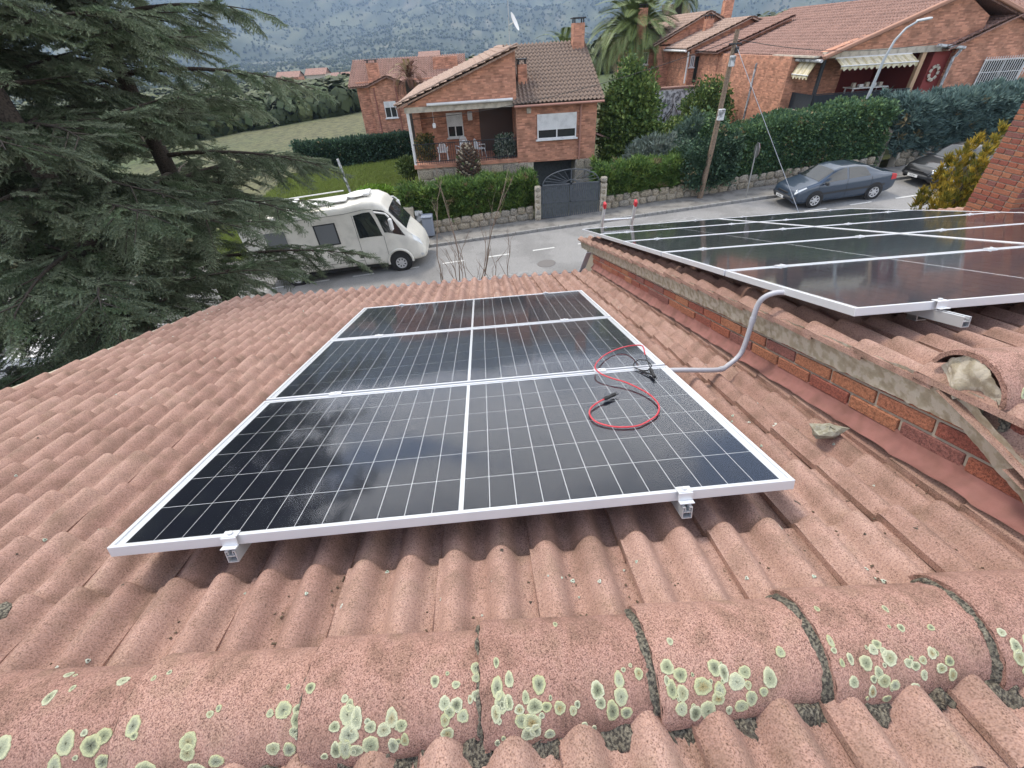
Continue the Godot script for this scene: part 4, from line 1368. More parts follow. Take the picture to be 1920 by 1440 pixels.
func build_walls_and_hedges() -> void:
	stone_wall("low rubble wall under the hedge before the porch house", -2.6, 2.55, 0.62)
	stone_wall("long low rubble wall uphill from the driveway gate", 5.95, 19.0, 0.62)
	stone_wall("short rubble wall under the blue-green hedge", 20.1, 27.0, 0.75)
	build_gate()
	var b0 := func(x: float) -> float: return gh(x, 0) + 0.55
	var cyp := [Color(0.062, 0.108, 0.028), Color(0.080, 0.132, 0.034), Color(0.050, 0.090, 0.028), Color(0.110, 0.155, 0.036)]
	hedge("cypress_hedge", "thick clipped cypress hedge on the wall before the porch house", -3.75, 2.62, -22.6, 1.3, b0, func(x: float) -> float: return 2.02 + 0.04 * x + 0.08 * sin(x * 3.1), cyp, M.spray, 78.0, 1.1)
	hedge("cypress_hedge", "clipped cypress hedge just uphill of the driveway gate", 5.65, 10.3, -22.5, 1.3, b0, func(x: float) -> float: return 2.22 + 0.05 * (x - 5.6) + 0.07 * sin(x * 2.7), cyp, M.spray, 78.0, 1.1)
	var ivy := [Color(0.038, 0.068, 0.042), Color(0.052, 0.090, 0.050), Color(0.030, 0.056, 0.036)]
	hedge("privet_hedge", "bulging dark hedge around the foot of the utility pole", 9.7, 11.9, -22.25, 1.5, b0, func(x: float) -> float: return 2.55 + 0.35 * (x - 9.7), ivy, M.leafy, 130.0, 1.35, 0.2)
	var lng := [Color(0.052, 0.098, 0.050), Color(0.068, 0.118, 0.056), Color(0.042, 0.082, 0.046), Color(0.085, 0.135, 0.050)]
	hedge("tall_hedge", "long tall green hedge behind the grey saloon car", 11.2, 19.1, -22.9, 1.9, b0, func(x: float) -> float: return 3.30 + 0.11 * (x - 11.2) + 0.07 * sin(x * 1.9), lng, M.leafy, 190.0, 1.25, 0.12)
	var blu := [Color(0.078, 0.120, 0.108), Color(0.098, 0.145, 0.128), Color(0.062, 0.098, 0.090)]
	hedge("blue_cypress_hedge", "blue-green cypress hedge above the black car", 19.75, 27.0, -22.9, 2.2, b0, func(x: float) -> float: return 4.05 + 0.03 * (x - 19.7) + 0.10 * sin(x * 2.3), blu, M.spray, 125.0, 1.25, 0.16)
	# stone pier between the two tall hedges
	var pr := thing("stone_pier", "leaning stone pier in the gap between green and blue hedges", "pillar")
	wall(pr, "core", M.plaster, 19.15, 19.65, 1.2, 3.0, -22.6, -22.2)
	for k in 5:
		part(pr, "stone", M.stone_meshes[k % 5], M.stone[k % 4], Transform3D(Basis.from_scale(Vector3(0.56, 0.42, 0.5)), Vector3(19.4, 1.35 + k * 0.37, -22.38)))
	hedge("ivy_hedge", "ivy covered boundary behind the lawn", -15.0, -4.6, -43.5, 0.8, func(x: float) -> float: return -1.2, func(x: float) -> float: return 1.35 + 0.03 * x, ivy, M.leafy, 90.0, 2.2, 0.1)

# ------------------------------------------------------------------ houses across the street
func chimney(parent: Node, x: float, z: float, y0: float, y1: float, w: float, d: float, m: Material) -> void:
	var g := Geo.new()
	g.bevel(Vector3(x, (y0 + y1) / 2, z), Vector3(w, y1 - y0, d), 0.015)
	var c := gpart(parent, "chimney", g, m)
	var k := Geo.new()
	for e in [-1, 1]:
		for f in [-1, 1]:
			k.box(Vector3(x + e * w * 0.38, y1 + 0.09, z + f * d * 0.38), Vector3(0.06, 0.18, 0.06))
	k.bevel(Vector3(x, y1 + 0.21, z), Vector3(w * 1.15, 0.06, d * 1.15), 0.01)
	gpart(c, "cowl", k, M.iron)

func plastic_chair(label: String, at: Vector3, turn: float) -> void:
	var o := thing("plastic_chair", label, "chair", "white plastic chairs on the porch", at, turn)
	var w := mat(lin(0.72, 0.73, 0.74), 0.45)
	var s := Geo.new()
	s.bevel(Vector3(0, 0.43, 0), Vector3(0.46, 0.03, 0.44), 0.01)
	gpart(o, "seat", s, w)
	for e in [-1, 1]:
		for f in [-1, 1]:
			var l := Geo.new()
			bar(l, Vector3(e * 0.19, 0.43, f * 0.18), Vector3(e * 0.24, 0.0, f * 0.24), 0.022)
			gpart(o, "leg", l, w)
		var a := Geo.new()
		a.tube(PackedVector3Array([Vector3(e * 0.24, 0.43, 0.2), Vector3(e * 0.27, 0.64, 0.18), Vector3(e * 0.27, 0.66, -0.15), Vector3(e * 0.22, 0.62, -0.22)]), PackedFloat32Array([0.02]), 6)
		gpart(o, "armrest", a, w)
	var b := Geo.new()
	var arc := PackedVector3Array()
	for k in 11:
		var t := PI * k / 10.0
		arc.append(Vector3(-cos(t) * 0.23, 0.45 + sin(t) * 0.46 * (1.0), -0.22 - 0.08 * sin(t)))
	b.tube(arc, PackedFloat32Array([0.022]), 6)
	for k in 7:
		var x := -0.17 + k * 0.057
		b.box(Vector3(x, 0.65, -0.25), Vector3(0.034, 0.40 * sqrt(1.0 - pow(x / 0.25, 2)), 0.012))
	gpart(o, "backrest", b, w)

func build_porch_house() -> void:
	var o := thing("porch_house", "orange brick house with railed porch and grey-tiled wing over a garage", "house")
	var bw: Material = M.brick_wall
	# raised base of stone under porch
	var base := wall(o, "stone_base", M.plaster, -3.2, 2.25, -0.5, 2.02, -30.0, -26.0)
	for r in 3:
		var x := -3.15
		while x < 2.2:
			var w := rng.randf_range(0.5, 0.85)
			part(base, "stone", M.stone_meshes[rng.randi_range(0, 4)], M.stone[rng.randi_range(0, 3)], Transform3D(Basis.from_scale(Vector3(w * 0.97, 0.5, 0.12)), Vector3(x + w / 2, 0.75 + r * 0.48, -25.98)))
			x += w
	wall(o, "porch_floor", M.brick_pink, -3.3, 2.2, 2.02, 2.2, -30.0, -25.9)
	wall(o, "porch_back_wall", M.brick_pink, -3.2, 2.2, 2.2, 4.9, -30.2, -28.6)
	var pb := wall(o, "porch_side_wall", M.brick_pink, -3.25, -2.85, 2.2, 4.7, -28.6, -28.2)
	window_on(o, -1.46, -0.57, 3.0, 4.2, -28.58, 0.55, M.white)
	wall(o, "front_door", mat(lin(0.085, 0.05, 0.038), 0.6), 0.36, 2.2, 2.2, 4.3, -28.6, -28.55)
	wall(o, "beam", M.plaster, -3.35, 2.2, 4.56, 4.80, -26.25, -25.98)
	var aw := Geo.new()
	aw.tube(PackedVector3Array([Vector3(-2.2, 4.88, -25.86), Vector3(2.05, 4.88, -25.86)]), PackedFloat32Array([0.07]), 8)
	gpart(o, "rolled_awning", aw, M.white)
	var col := Geo.new()
	bar(col, Vector3(-3.22, 2.2, -26.08), Vector3(-3.22, 4.56, -26.08), 0.075, 10)
	gpart(o, "porch_post", col, M.white)
	# gable with its slope falling to the left
	gable_wall(o, "gable", bw, [[-3.35, 4.80], [2.25, 4.80], [2.25, 6.82], [2.0, 6.82]], -26.5, -26.02)
	tiled(o, "roof", M.pale_tile, Vector3(-3.75, 4.86, -40.0), Vector3(-3.75, 4.86, -25.75), Vector3(2.36, 6.94, -25.75), Vector3(2.36, 6.94, -40.0), 0.24, 0.40, 0.03)
	var vt := Geo.new()
	for k in 14:   # verge tiles along the gable
		var a := Vector3(-3.78, 4.92, -25.72).lerp(Vector3(2.36, 7.0, -25.72), k / 14.0)
		var b := Vector3(-3.78, 4.92, -25.72).lerp(Vector3(2.36, 7.0, -25.72), (k + 1) / 14.0)
		var d := (b - a)
		vt.bevel((a + b) / 2 + Vector3(0, 0.05 + 0.012 * (k % 2), 0), Vector3(d.length() * 0.97, 0.07, 0.34), 0.015, Basis(d.normalized(), Vector3(0, 0, 1).cross(d.normalized()), Vector3(0, 0, 1)))
	gpart(o, "verge", vt, M.pale_tile)
	wall(o, "rear_wall", bw, -3.2, 6.3, 0.5, 4.85, -36.0, -30.3)
	# right wing
	wall(o, "wing_wall", bw, 2.2, 6.35, 1.95, 4.62, -33.0, -26.0)
	gable_wall(o, "wing_gable", bw, [[-33.0, 4.6], [-26.05, 4.6], [-31.0, 6.75]], 0.0, 0.3).transform = Transform3D(Basis(Vector3(0, 0, 1), Vector3.UP, Vector3(-1, 0, 0)), Vector3(6.33, 0, 0))
	tiled(o, "wing_roof", M.old_tile, Vector3(2.05, 4.66, -25.65), Vector3(6.62, 4.66, -25.65), Vector3(6.62, 7.0, -31.2), Vector3(2.05, 7.0, -31.2), 0.20, 0.36, 0.05)
	tiled(o, "wing_roof", M.old_tile, Vector3(6.62, 4.66, -36.6), Vector3(2.05, 4.66, -36.6), Vector3(2.05, 7.0, -31.2), Vector3(6.62, 7.0, -31.2), 0.20, 0.36, 0.05)
	chimney(o, 6.15, -30.6, 5.9, 7.75, 0.62, 0.7, bw)
	chimney(o, 2.72, -27.6, 5.1, 6.2, 0.46, 0.46, M.brick_pink)
	window_on(o, 3.27, 5.30, 3.02, 4.15, -25.98, 0.66, M.white)
	wall(o, "garage_pier", M.plaster, 5.35, 6.3, -0.2, 1.95, -26.6, -26.02)
	for k in 8:
		part(o, "pier_stone", M.stone_meshes[k % 5], M.stone[k % 4], Transform3D(Basis.from_scale(Vector3(0.46, 0.5, 0.12)), Vector3(5.6 + (k % 2) * 0.47, 0.2 + (k / 2) * 0.5, -25.99)))
	wall(o, "garage_pier", M.plaster, 2.2, 3.05, -0.2, 1.95, -26.6, -26.02)
	wall(o, "garage_door", M.gate, 3.05, 5.35, -0.1, 1.95, -27.4, -27.2)
	wall(o, "garage_side", M.plaster, 2.3, 3.05, -0.2, 1.95, -33.0, -26.6)
	wall(o, "garage_side", M.plaster, 5.35, 6.25, -0.2, 1.95, -33.0, -26.6)
	var gut := Geo.new()
	bar(gut, Vector3(2.1, 4.58, -25.6), Vector3(6.6, 4.58, -25.6), 0.06)
	gut.tube(PackedVector3Array([Vector3(5.5, 4.55, -25.62), Vector3(5.5, 4.35, -25.9), Vector3(5.5, 1.95, -25.92)]), PackedFloat32Array([0.05]), 8)
	gpart(o, "gutter", gut, mat(lin(0.40, 0.20, 0.15), 0.5))
	var mb := Geo.new()
	mb.bevel(Vector3(2.85, 4.35, -25.94), Vector3(0.22, 0.26, 0.1), 0.02)
	gpart(o, "meter_box", mb, M.plaster)
	# small side canopy
	var cn := Geo.new()
	cn.bevel(Vector3(6.75, 2.95, -26.6), Vector3(0.95, 0.06, 1.0), 0.01, Basis(Vector3.BACK, -0.35))
	gpart(o, "side_canopy", cn, M.far_tile)
	# porch railing: each bar a part
	var rl := Geo.new()
	for y in [3.16, 2.32]:
		bar(rl, Vector3(-3.2, y, -26.0), Vector3(2.18, y, -26.0), 0.022)
	var rail_n := gpart(o, "porch_railing", rl, M.iron)
	var bm := Geo.new()
	bar(bm, Vector3(0, 2.2, 0), Vector3(0, 3.16, 0), 0.012, 5)
	var bmm := bm.mesh()
	for k in 44:
		part(rail_n, "baluster", bmm, M.iron, Transform3D(Basis(), Vector3(-3.1 + k * 0.121, 0, -26.0)))
	# stair railing sloping down before the porch
	var sr := Geo.new()
	bar(sr, Vector3(-1.9, 0.9, -25.2), Vector3(-0.6, 2.0, -25.2), 0.02)
	for k in 9:
		var t := k / 8.0
		bar(sr, Vector3(-1.9 + 1.3 * t, 0.3 + 1.1 * t - 0.3, -25.2), Vector3(-1.9 + 1.3 * t, 0.9 + 1.1 * t, -25.2), 0.012, 5)
	gpart(o, "stair_railing", sr, M.iron)
	# lantern and bird cage hanging in the porch
	var ln := Geo.new()
	bar(ln, Vector3(-2.0, 4.56, -26.3), Vector3(-2.0, 4.0, -26.3), 0.01, 5)
	ln.bevel(Vector3(-2.0, 3.92, -26.3), Vector3(0.16, 0.22, 0.16), 0.03)
	gpart(o, "hanging_lantern", ln, M.white)
	var wl := Geo.new()
	wl.bevel(Vector3(-0.15, 4.0, -28.5), Vector3(0.26, 0.42, 0.16), 0.03)
	gpart(o, "wall_plaque", wl, M.white)
	plastic_chair("white plastic chair on the porch nearest the post", Vector3(-1.75, 2.2, -26.7), PI)
	plastic_chair("white plastic chair behind the stumpy palm on the porch", Vector3(-0.75, 2.2, -26.9), PI + 0.5)
	plastic_chair("white plastic chair turned sideways by the dark doorway", Vector3(0.25, 2.2, -27.0), PI - 1.1)
	plastic_chair("white plastic chair at the back of the porch under the window", Vector3(-0.6, 2.2, -27.9), 0.2)
	# aerial with dish
	var an := thing("roof_aerial", "tall thin roof aerial with small white dish on the porch house", "antenna")
	var mast := Geo.new()
	bar(mast, Vector3(2.25, 6.9, -29.0), Vector3(2.25, 9.6, -29.0), 0.02)
	for k in 6:
		bar(mast, Vector3(2.25 - 0.35, 9.45, -29.0 + (k - 2.5) * 0.14), Vector3(2.25 + 0.35, 9.45, -29.0 + (k - 2.5) * 0.14), 0.008, 4)
	bar(mast, Vector3(2.25, 9.45, -29.4), Vector3(2.25, 9.45, -28.6), 0.012, 5)
	gpart(an, "mast", mast, M.steel)
	var ds := Geo.new()
	var pr := PackedVector2Array()
	for k in 7:
		var r := 0.42 * k / 6.0
		pr.append(Vector2(maxf(r, 0.001), r * r * 0.5))
	ds.lathe(pr, 18, Vector3(2.5, 7.9, -29.0), Basis(Vector3.BACK, -1.1) * Basis(Vector3.RIGHT, 0.3))
	bar(ds, Vector3(2.25, 7.8, -29.0), Vector3(2.5, 7.9, -29.0), 0.025)
	gpart(an, "dish", ds, M.white)

func build_left_house() -> void:
	var o := thing("brick_house", "pink brick house with chimney beyond the lawn, behind the cedars", "house")
	wall(o, "wall", M.brick_pink, -9.6, -0.5, -0.8, 5.0, -54.0, -46.0)
	gable_wall(o, "front_gable", M.brick_pink, [[-8.4, -0.8], [-5.4, -0.8], [-5.4, 4.75], [-6.75, 5.25], [-8.4, 4.75]], -46.0, -45.0)
	tiled(o, "porch_roof", M.far_tile, Vector3(-8.6, 4.72, -49.0), Vector3(-8.6, 4.72, -44.7), Vector3(-6.75, 5.38, -44.7), Vector3(-6.75, 5.38, -49.0))
	tiled(o, "porch_roof", M.far_tile, Vector3(-5.2, 4.72, -44.7), Vector3(-5.2, 4.72, -49.0), Vector3(-6.75, 5.38, -49.0), Vector3(-6.75, 5.38, -44.7))
	tiled(o, "roof", M.far_tile, Vector3(-10.2, 4.7, -45.6), Vector3(-0.2, 4.7, -45.6), Vector3(-0.2, 6.45, -50.0), Vector3(-10.2, 6.45, -50.0))
	tiled(o, "roof", M.far_tile, Vector3(-0.2, 4.7, -54.4), Vector3(-10.2, 4.7, -54.4), Vector3(-10.2, 6.45, -50.0), Vector3(-0.2, 6.45, -50.0))
	chimney(o, -8.0, -46.4, 4.6, 6.25, 0.9, 0.7, M.brick_wall)
	wall(o, "dormer", M.brick_wall, -3.0, -0.9, 5.2, 6.35, -48.6, -47.6)
	for x in [-8.0, -6.2]:
		var g := Geo.new()
		bar(g, Vector3(x, -0.8, -44.95), Vector3(x, 4.6, -44.95), 0.05)
		gpart(o, "downpipe", g, mat(lin(0.25, 0.10, 0.08), 0.6))
	window_on(o, -7.4, -6.4, 2.4, 3.6, -44.98, 0.4, M.white)

func build_right_houses() -> void:
	# gabled house with the awninged porch
	var o := thing("awning_house", "large brick house with striped awnings over a shaded porch, uphill", "house")
	var bw: Material = M.brick_wall
	wall(o, "side_wall", M.brick_pink, 17.45, 20.5, 0.8, 5.75, -40.0, -28.3)
	wall(o, "porch_floor", M.plaster, 17.4, 25.0, 0.8, 3.35, -28.4, -26.4)
	wall(o, "porch_back_wall", mat(lin(0.24, 0.05, 0.045), 0.9), 20.4, 25.2, 3.3, 6.0, -32.0, -30.4)
	wall(o, "porch_side_wall", mat(lin(0.26, 0.055, 0.048), 0.9), 24.0, 25.2, 3.3, 6.2, -30.4, -26.6)
	wall(o, "porch_ceiling", M.plaster, 17.5, 25.1, 5.72, 5.8, -30.4, -26.5)
	var post := Geo.new()
	post.bevel(Vector3(18.15, 4.55, -26.6), Vector3(0.16, 2.4, 0.16), 0.02)
	gpart(o, "corner_post", post, M.iron)
	var post2 := Geo.new()
	post2.bevel(Vector3(23.35, 4.55, -26.55), Vector3(0.22, 2.5, 0.22), 0.02)
	gpart(o, "porch_post", post2, mat(lin(0.50, 0.33, 0.20), 0.7))
	wall(o, "porch_beam", M.plaster, 18.0, 24.6, 5.68, 5.95, -26.7, -26.4)
	gable_wall(o, "gable", bw, [[18.0, 5.95], [25.9, 5.95], [25.9, 7.0], [24.3, 7.86]], -26.9, -26.42)
	tiled(o, "roof", M.far_tile, Vector3(17.75, 5.72, -41.0), Vector3(17.75, 5.72, -26.1), Vector3(24.3, 8.05, -26.1), Vector3(24.3, 8.05, -41.0), 0.24, 0.38, 0.05)
	tiled(o, "roof", M.far_tile, Vector3(29.0, 6.4, -26.1), Vector3(29.0, 6.4, -41.0), Vector3(24.3, 8.05, -41.0), Vector3(24.3, 8.05, -26.1), 0.24, 0.38, 0.05)
	var vg := Geo.new()
	for e in [[Vector3(17.7, 5.74, -26.05), Vector3(24.3, 8.1, -26.05)], [Vector3(24.3, 8.1, -26.05), Vector3(27.2, 7.08, -26.05)]]:
		var d: Vector3 = e[1] - e[0]
		vg.bevel((e[0] + e[1]) / 2, Vector3(d.length(), 0.16, 0.22), 0.03, Basis(d.normalized(), Vector3(0, 0, 1).cross(d.normalized()), Vector3(0, 0, 1)))
	gpart(o, "verge", vg, mat(lin(0.36, 0.19, 0.13), 0.8))
	var gt := Geo.new()
	bar(gt, Vector3(17.68, 5.60, -40.5), Vector3(17.68, 5.60, -26.1), 0.08)
	gt.tube(PackedVector3Array([Vector3(17.66, 5.55, -31.8), Vector3(17.42, 5.3, -31.8), Vector3(17.42, 1.5, -31.8)]), PackedFloat32Array([0.06]), 8)
	gt.tube(PackedVector3Array([Vector3(25.0, 5.75, -26.2), Vector3(24.85, 5.45, -26.2), Vector3(24.85, 5.4, -26.3), Vector3(24.85, 3.0, -26.3)]), PackedFloat32Array([0.07]), 8)
	bar(gt, Vector3(23.6, 5.95, -26.15), Vector3(25.1, 5.78, -26.15), 0.08)
	gpart(o, "gutter", gt, M.grey_wall)
	# right hand wing standing forward
	wall(o, "wing_wall", bw, 24.9, 36.0, 0.8, 6.0, -36.0, -26.35)
	gable_wall(o, "wing_gable", bw, [[24.9, 5.95], [36.0, 5.95], [30.5, 8.1]], -26.9, -26.36)
	tiled(o, "wing_roof", M.far_tile, Vector3(24.1, 5.80, -36.0), Vector3(24.1, 5.80, -26.0), Vector3(30.5, 8.35, -26.0), Vector3(30.5, 8.35, -36.0), 0.24, 0.38, 0.05)
	var wz := -26.33
	window_on(o, 26.7, 29.0, 4.05, 5.20, wz, 0.0, M.white)
	var gr := Geo.new()
	for k in 20:
		bar(gr, Vector3(26.62 + k * 0.128, 3.95, wz + 0.14), Vector3(26.62 + k * 0.128, 5.32, wz + 0.14), 0.016, 5)
	for y in [4.05, 4.65, 5.2]:
		bar(gr, Vector3(26.55, y, wz + 0.14), Vector3(29.12, y, wz + 0.14), 0.014, 5)
	gpart(o, "window_grille", gr, M.white)
	# porch rail with dark netting
	var net := Geo.new()
	net.box(Vector3(20.6, 3.75, -26.3), Vector3(5.2, 0.75, 0.03))
	net.box(Vector3(17.98, 3.75, -27.3), Vector3(0.03, 0.75, 1.9))
	gpart(o, "rail_netting", net, tmat(lin(0.018, 0.024, 0.032), 0.8, M.soft, 0.8))
	var tr := Geo.new()
	bar(tr, Vector3(18.0, 4.16, -26.3), Vector3(23.2, 4.16, -26.3), 0.025)
	gpart(o, "porch_railing", tr, M.iron)
	# awnings: cloth with scalloped valance and broad stripes
	for a in [[Vector3(18.55, 5.66, -26.36), Vector3(22.55, 5.66, -26.36), Vector3(0, -0.30, 0.62)], [Vector3(17.92, 5.60, -28.2), Vector3(17.92, 5.60, -26.75), Vector3(-0.32, -0.62, 0)]]:
		var an := thing("awning", "long cream awning with scalloped edge over the shaded porch front" if a[0].x > 18.3 else "short striped cream awning hanging over the porch's open side", "awning", "awnings of the uphill house")
		var cl := Geo.new()
		var L: float = (a[1] - a[0]).length()
		var n := int(L / 0.14)
		for k in n:
			var p0: Vector3 = a[0].lerp(a[1], k / float(n))
			var p1: Vector3 = a[0].lerp(a[1], (k + 1) / float(n))
			var st := Geo.new()
			var up := (p1 - p0).cross(-a[2]).normalized() * 0.012
			st.quad(p0 + a[2], p1 + a[2], p1, p0)
			st.quad(p0 + up, p1 + up, p1 + a[2] + up, p0 + a[2] + up)
			# valance drop, scalloped
			for q in 4:
				var s0 := q / 4.0
				var s1 := (q + 1) / 4.0
				var v0: Vector3 = p0.lerp(p1, s0) + a[2]
				var v1: Vector3 = p0.lerp(p1, s1) + a[2]
				var d0 := 0.16 + 0.05 * sin(PI * s0) * (1 if k % 2 else -1)
				var d1 := 0.16 + 0.05 * sin(PI * s1) * (1 if k % 2 else -1)
				st.quad(v0 - Vector3(0, d0, 0), v1 - Vector3(0, d1, 0), v1, v0)
			gpart(an, "cloth_stripe", st, M.cream if k % 3 else M.cream2)
		var br := Geo.new()
		bar(br, a[0], a[1], 0.05)
		bar(br, a[0] + a[2], a[1] + a[2], 0.03)
		gpart(an, "roller", br, M.white)
	# porch clutter
	var tb := thing("porch_table", "white table cluttered with things inside the awninged porch", "table")
	wall(tb, "table_top", M.white, 20.6, 22.6, 4.20, 4.25, -27.9, -27.1)
	for x in [20.7, 22.5]:
		for z in [-27.8, -27.2]:
			wall(tb, "leg", M.white, x - 0.03, x + 0.03, 3.35, 4.20, z - 0.03, z + 0.03)
	for k in 5:
		var x := 20.8 + k * 0.38
		wall(tb, "clutter", M.white if k % 2 else M.plaster, x, x + rng.randf_range(0.12, 0.25), 4.25, 4.25 + rng.randf_range(0.1, 0.4), -27.6, -27.45)
	var wr := thing("wall_ornament", "round pale flower ornament on the dark red porch wall", "ornament")
	var og := Geo.new()
	for k in 9:
		var t := TAU * k / 9.0
		og.bevel(Vector3(24.35 + cos(t) * 0.22, 4.75 + sin(t) * 0.3, -26.52), Vector3(0.16, 0.16, 0.05), 0.03, Basis(Vector3.BACK, t))
	gpart(wr, "petals", og, M.plaster)

	# terrace house behind
	var h := thing("terrace_house", "pink brick house with stepped tile roofs behind the whitewashed wall", "house")
	wall(h, "wall", M.brick_pink, 16.7, 25.0, 1.2, 6.05, -50.0, -40.2)
	gable_wall(h, "gable", M.brick_pink, [[16.7, 6.0], [25.0, 6.0], [20.7, 7.55]], -40.8, -40.2)
	tiled(h, "roof", M.pale_tile, Vector3(16.2, 6.02, -50.0), Vector3(16.2, 6.02, -39.8), Vector3(20.7, 7.70, -39.8), Vector3(20.7, 7.70, -50.0), 0.26, 0.40, 0.05)
	tiled(h, "roof", M.pale_tile, Vector3(25.4, 6.02, -39.8), Vector3(25.4, 6.02, -50.0), Vector3(20.7, 7.70, -50.0), Vector3(20.7, 7.70, -39.8), 0.26, 0.40, 0.05)
	wall(h, "wall", M.brick_pink, 15.6, 22.0, 1.2, 6.3, -56.0, -44.4)
	gable_wall(h, "gable", M.brick_pink, [[15.6, 6.2], [22.5, 6.2], [22.5, 6.9], [19.3, 8.1]], -45.0, -44.4)
	tiled(h, "roof", M.pale_tile, Vector3(15.1, 6.3, -57.0), Vector3(15.1, 6.3, -44.0), Vector3(19.4, 8.25, -44.0), Vector3(19.4, 8.25, -57.0), 0.26, 0.40, 0.05)
	tiled(h, "roof", M.pale_tile, Vector3(23.5, 6.4, -44.0), Vector3(23.5, 6.4, -57.0), Vector3(19.4, 8.25, -57.0), Vector3(19.4, 8.25, -44.0), 0.26, 0.40, 0.05)
	wall(h, "wing_wall", M.brick_pink, 14.2, 15.9, 1.2, 6.2, -50.0, -45.2)
	tiled(h, "wing_roof", M.old_tile, Vector3(14.1, 6.15, -44.9), Vector3(16.4, 6.15, -44.9), Vector3(16.4, 7.5, -48.5), Vector3(14.1, 7.5, -48.5), 0.24, 0.38, 0.05)
	chimney(h, 14.35, -45.3, 4.0, 8.7, 0.6, 0.6, M.brick_wall)
	chimney(h, 19.0, -43.2, 7.0, 7.75, 0.6, 0.5, M.brick_pink)
	chimney(h, 21.6, -46.0, 7.6, 8.9, 0.7, 0.6, M.brick_pink)
	wall(h, "door", mat(lin(0.012, 0.022, 0.020), 0.4), 17.15, 18.2, 3.9, 5.55, -40.2, -40.14)
	window_on(h, 14.55, 15.15, 5.0, 5.85, -45.18, 0.0, M.white)
	window_on(h, 16.75, 17.05, 4.9, 5.6, -40.17, 0.0, M.white)
	var dp := Geo.new()
	bar(dp, Vector3(16.15, 5.92, -50.0), Vector3(16.15, 5.92, -39.8), 0.08)
	dp.tube(PackedVector3Array([Vector3(16.4, 5.85, -39.9), Vector3(16.5, 5.5, -40.05), Vector3(16.5, 3.9, -40.05)]), PackedFloat32Array([0.06]), 8)
	gpart(h, "gutter", dp, M.white)
	# low annex against the awning house
	var ax := thing("brick_annex", "brick annex with its own tile roof between the two uphill houses", "house")
	wall(ax, "wall", M.brick_pink, 17.4, 24.0, 0.9, 5.9, -46.0, -37.0)
	tiled(ax, "roof", M.far_tile, Vector3(17.0, 5.85, -47.0), Vector3(17.0, 5.85, -36.6), Vector3(22.0, 7.6, -36.6), Vector3(22.0, 7.6, -47.0), 0.24, 0.38, 0.05)
	gable_wall(ax, "gable", M.brick_pink, [[17.4, 5.85], [22.0, 5.85], [22.0, 7.4]], -37.5, -37.0)
	# whitewashed retaining wall
	var rw := thing("retaining_wall", "weathered whitewashed retaining wall with tile coping and bare vines", "wall")
	wall(rw, "wall", M.grey_wall, 12.2, 19.0, 0.7, 3.75, -38.6, -38.2)
	var cp := Geo.new()
	cp.bevel(Vector3(15.6, 3.82, -38.4), Vector3(6.9, 0.14, 0.55), 0.03)
	gpart(rw, "coping", cp, M.far_tile)
	for k in 12:
		var v := Geo.new()
		var path := PackedVector3Array()
		var p := Vector3(13.0 + k * 0.42, 1.2, -38.1)
		for q in 7:
			path.append(p)
			p += Vector3(rng.randf_range(-0.3, 0.3), 0.36, rng.randf_range(0.0, 0.05))
		v.tube(path, PackedFloat32Array([0.05, 0.04, 0.035, 0.03, 0.02, 0.015, 0.01]), 5)
		gpart(rw, "bare_vine", v, M.bark)
	# far dark-tiled roof with white gable edge
	var fr := thing("far_house", "distant grey-tiled house roof between the two palms", "house")
	wall(fr, "wall", M.plaster, 25.6, 29.5, -3.0, 7.8, -80.0, -72.0)
	tiled(fr, "roof", M.old_tile, Vector3(25.2, 7.6, -71.5), Vector3(30.0, 7.6, -71.5), Vector3(29.4, 9.9, -76.0), Vector3(26.6, 9.9, -76.0))
	var town := 0
	for k in 16:
		var dd := 200.0 + k * 16.0
		var az := rng.randf_range(-0.34, -0.06)
		var x := dd * sin(az)
		var z := -dd * cos(az)
		var y := far_height(x, z)
		var w := rng.randf_range(7, 13)
		var t := thing("village_house", "%s distant village house, %s of its kind counting from the nearest row" % [["whitewashed", "beige plastered", "pink brick"][k % 3], ["first", "second", "third", "fourth", "fifth", "sixth"][k / 3]], "house", "distant village houses")
		var hh := rng.randf_range(4, 7)
		wall(t, "wall", [M.white, M.plaster, M.brick_pink][k % 3], x - w / 2, x + w / 2, y - 3, y + hh, z - 8, z)
		var rf := Geo.new()
		rf.quad(Vector3(x - w / 2 - 0.4, y + hh, z + 0.5), Vector3(x + w / 2 + 0.4, y + hh, z + 0.5), Vector3(x + w / 2 + 0.4, y + hh + 1.9, z - 4), Vector3(x - w / 2 - 0.4, y + hh + 1.9, z - 4))
		rf.quad(Vector3(x + w / 2 + 0.4, y + hh, z - 8.5), Vector3(x - w / 2 - 0.4, y + hh, z - 8.5), Vector3(x - w / 2 - 0.4, y + hh + 1.9, z - 4), Vector3(x + w / 2 + 0.4, y + hh + 1.9, z - 4))
		for e in [-1.0, 1.0]:
			var xx: float = x + e * (w / 2)
			rf.tri(Vector3(xx, y + hh, z), Vector3(xx, y + hh, z - 8), Vector3(xx, y + hh + 1.8, z - 4))
		gpart(t, "roof", rf, M.far_tile)
		for q in 3:
			var wn := Geo.new()
			wn.box(Vector3(x + (q - 1) * w * 0.3, y + hh * 0.6, z + 0.03), Vector3(1.0, 1.2, 0.06))
			gpart(t, "window", wn, M.window)

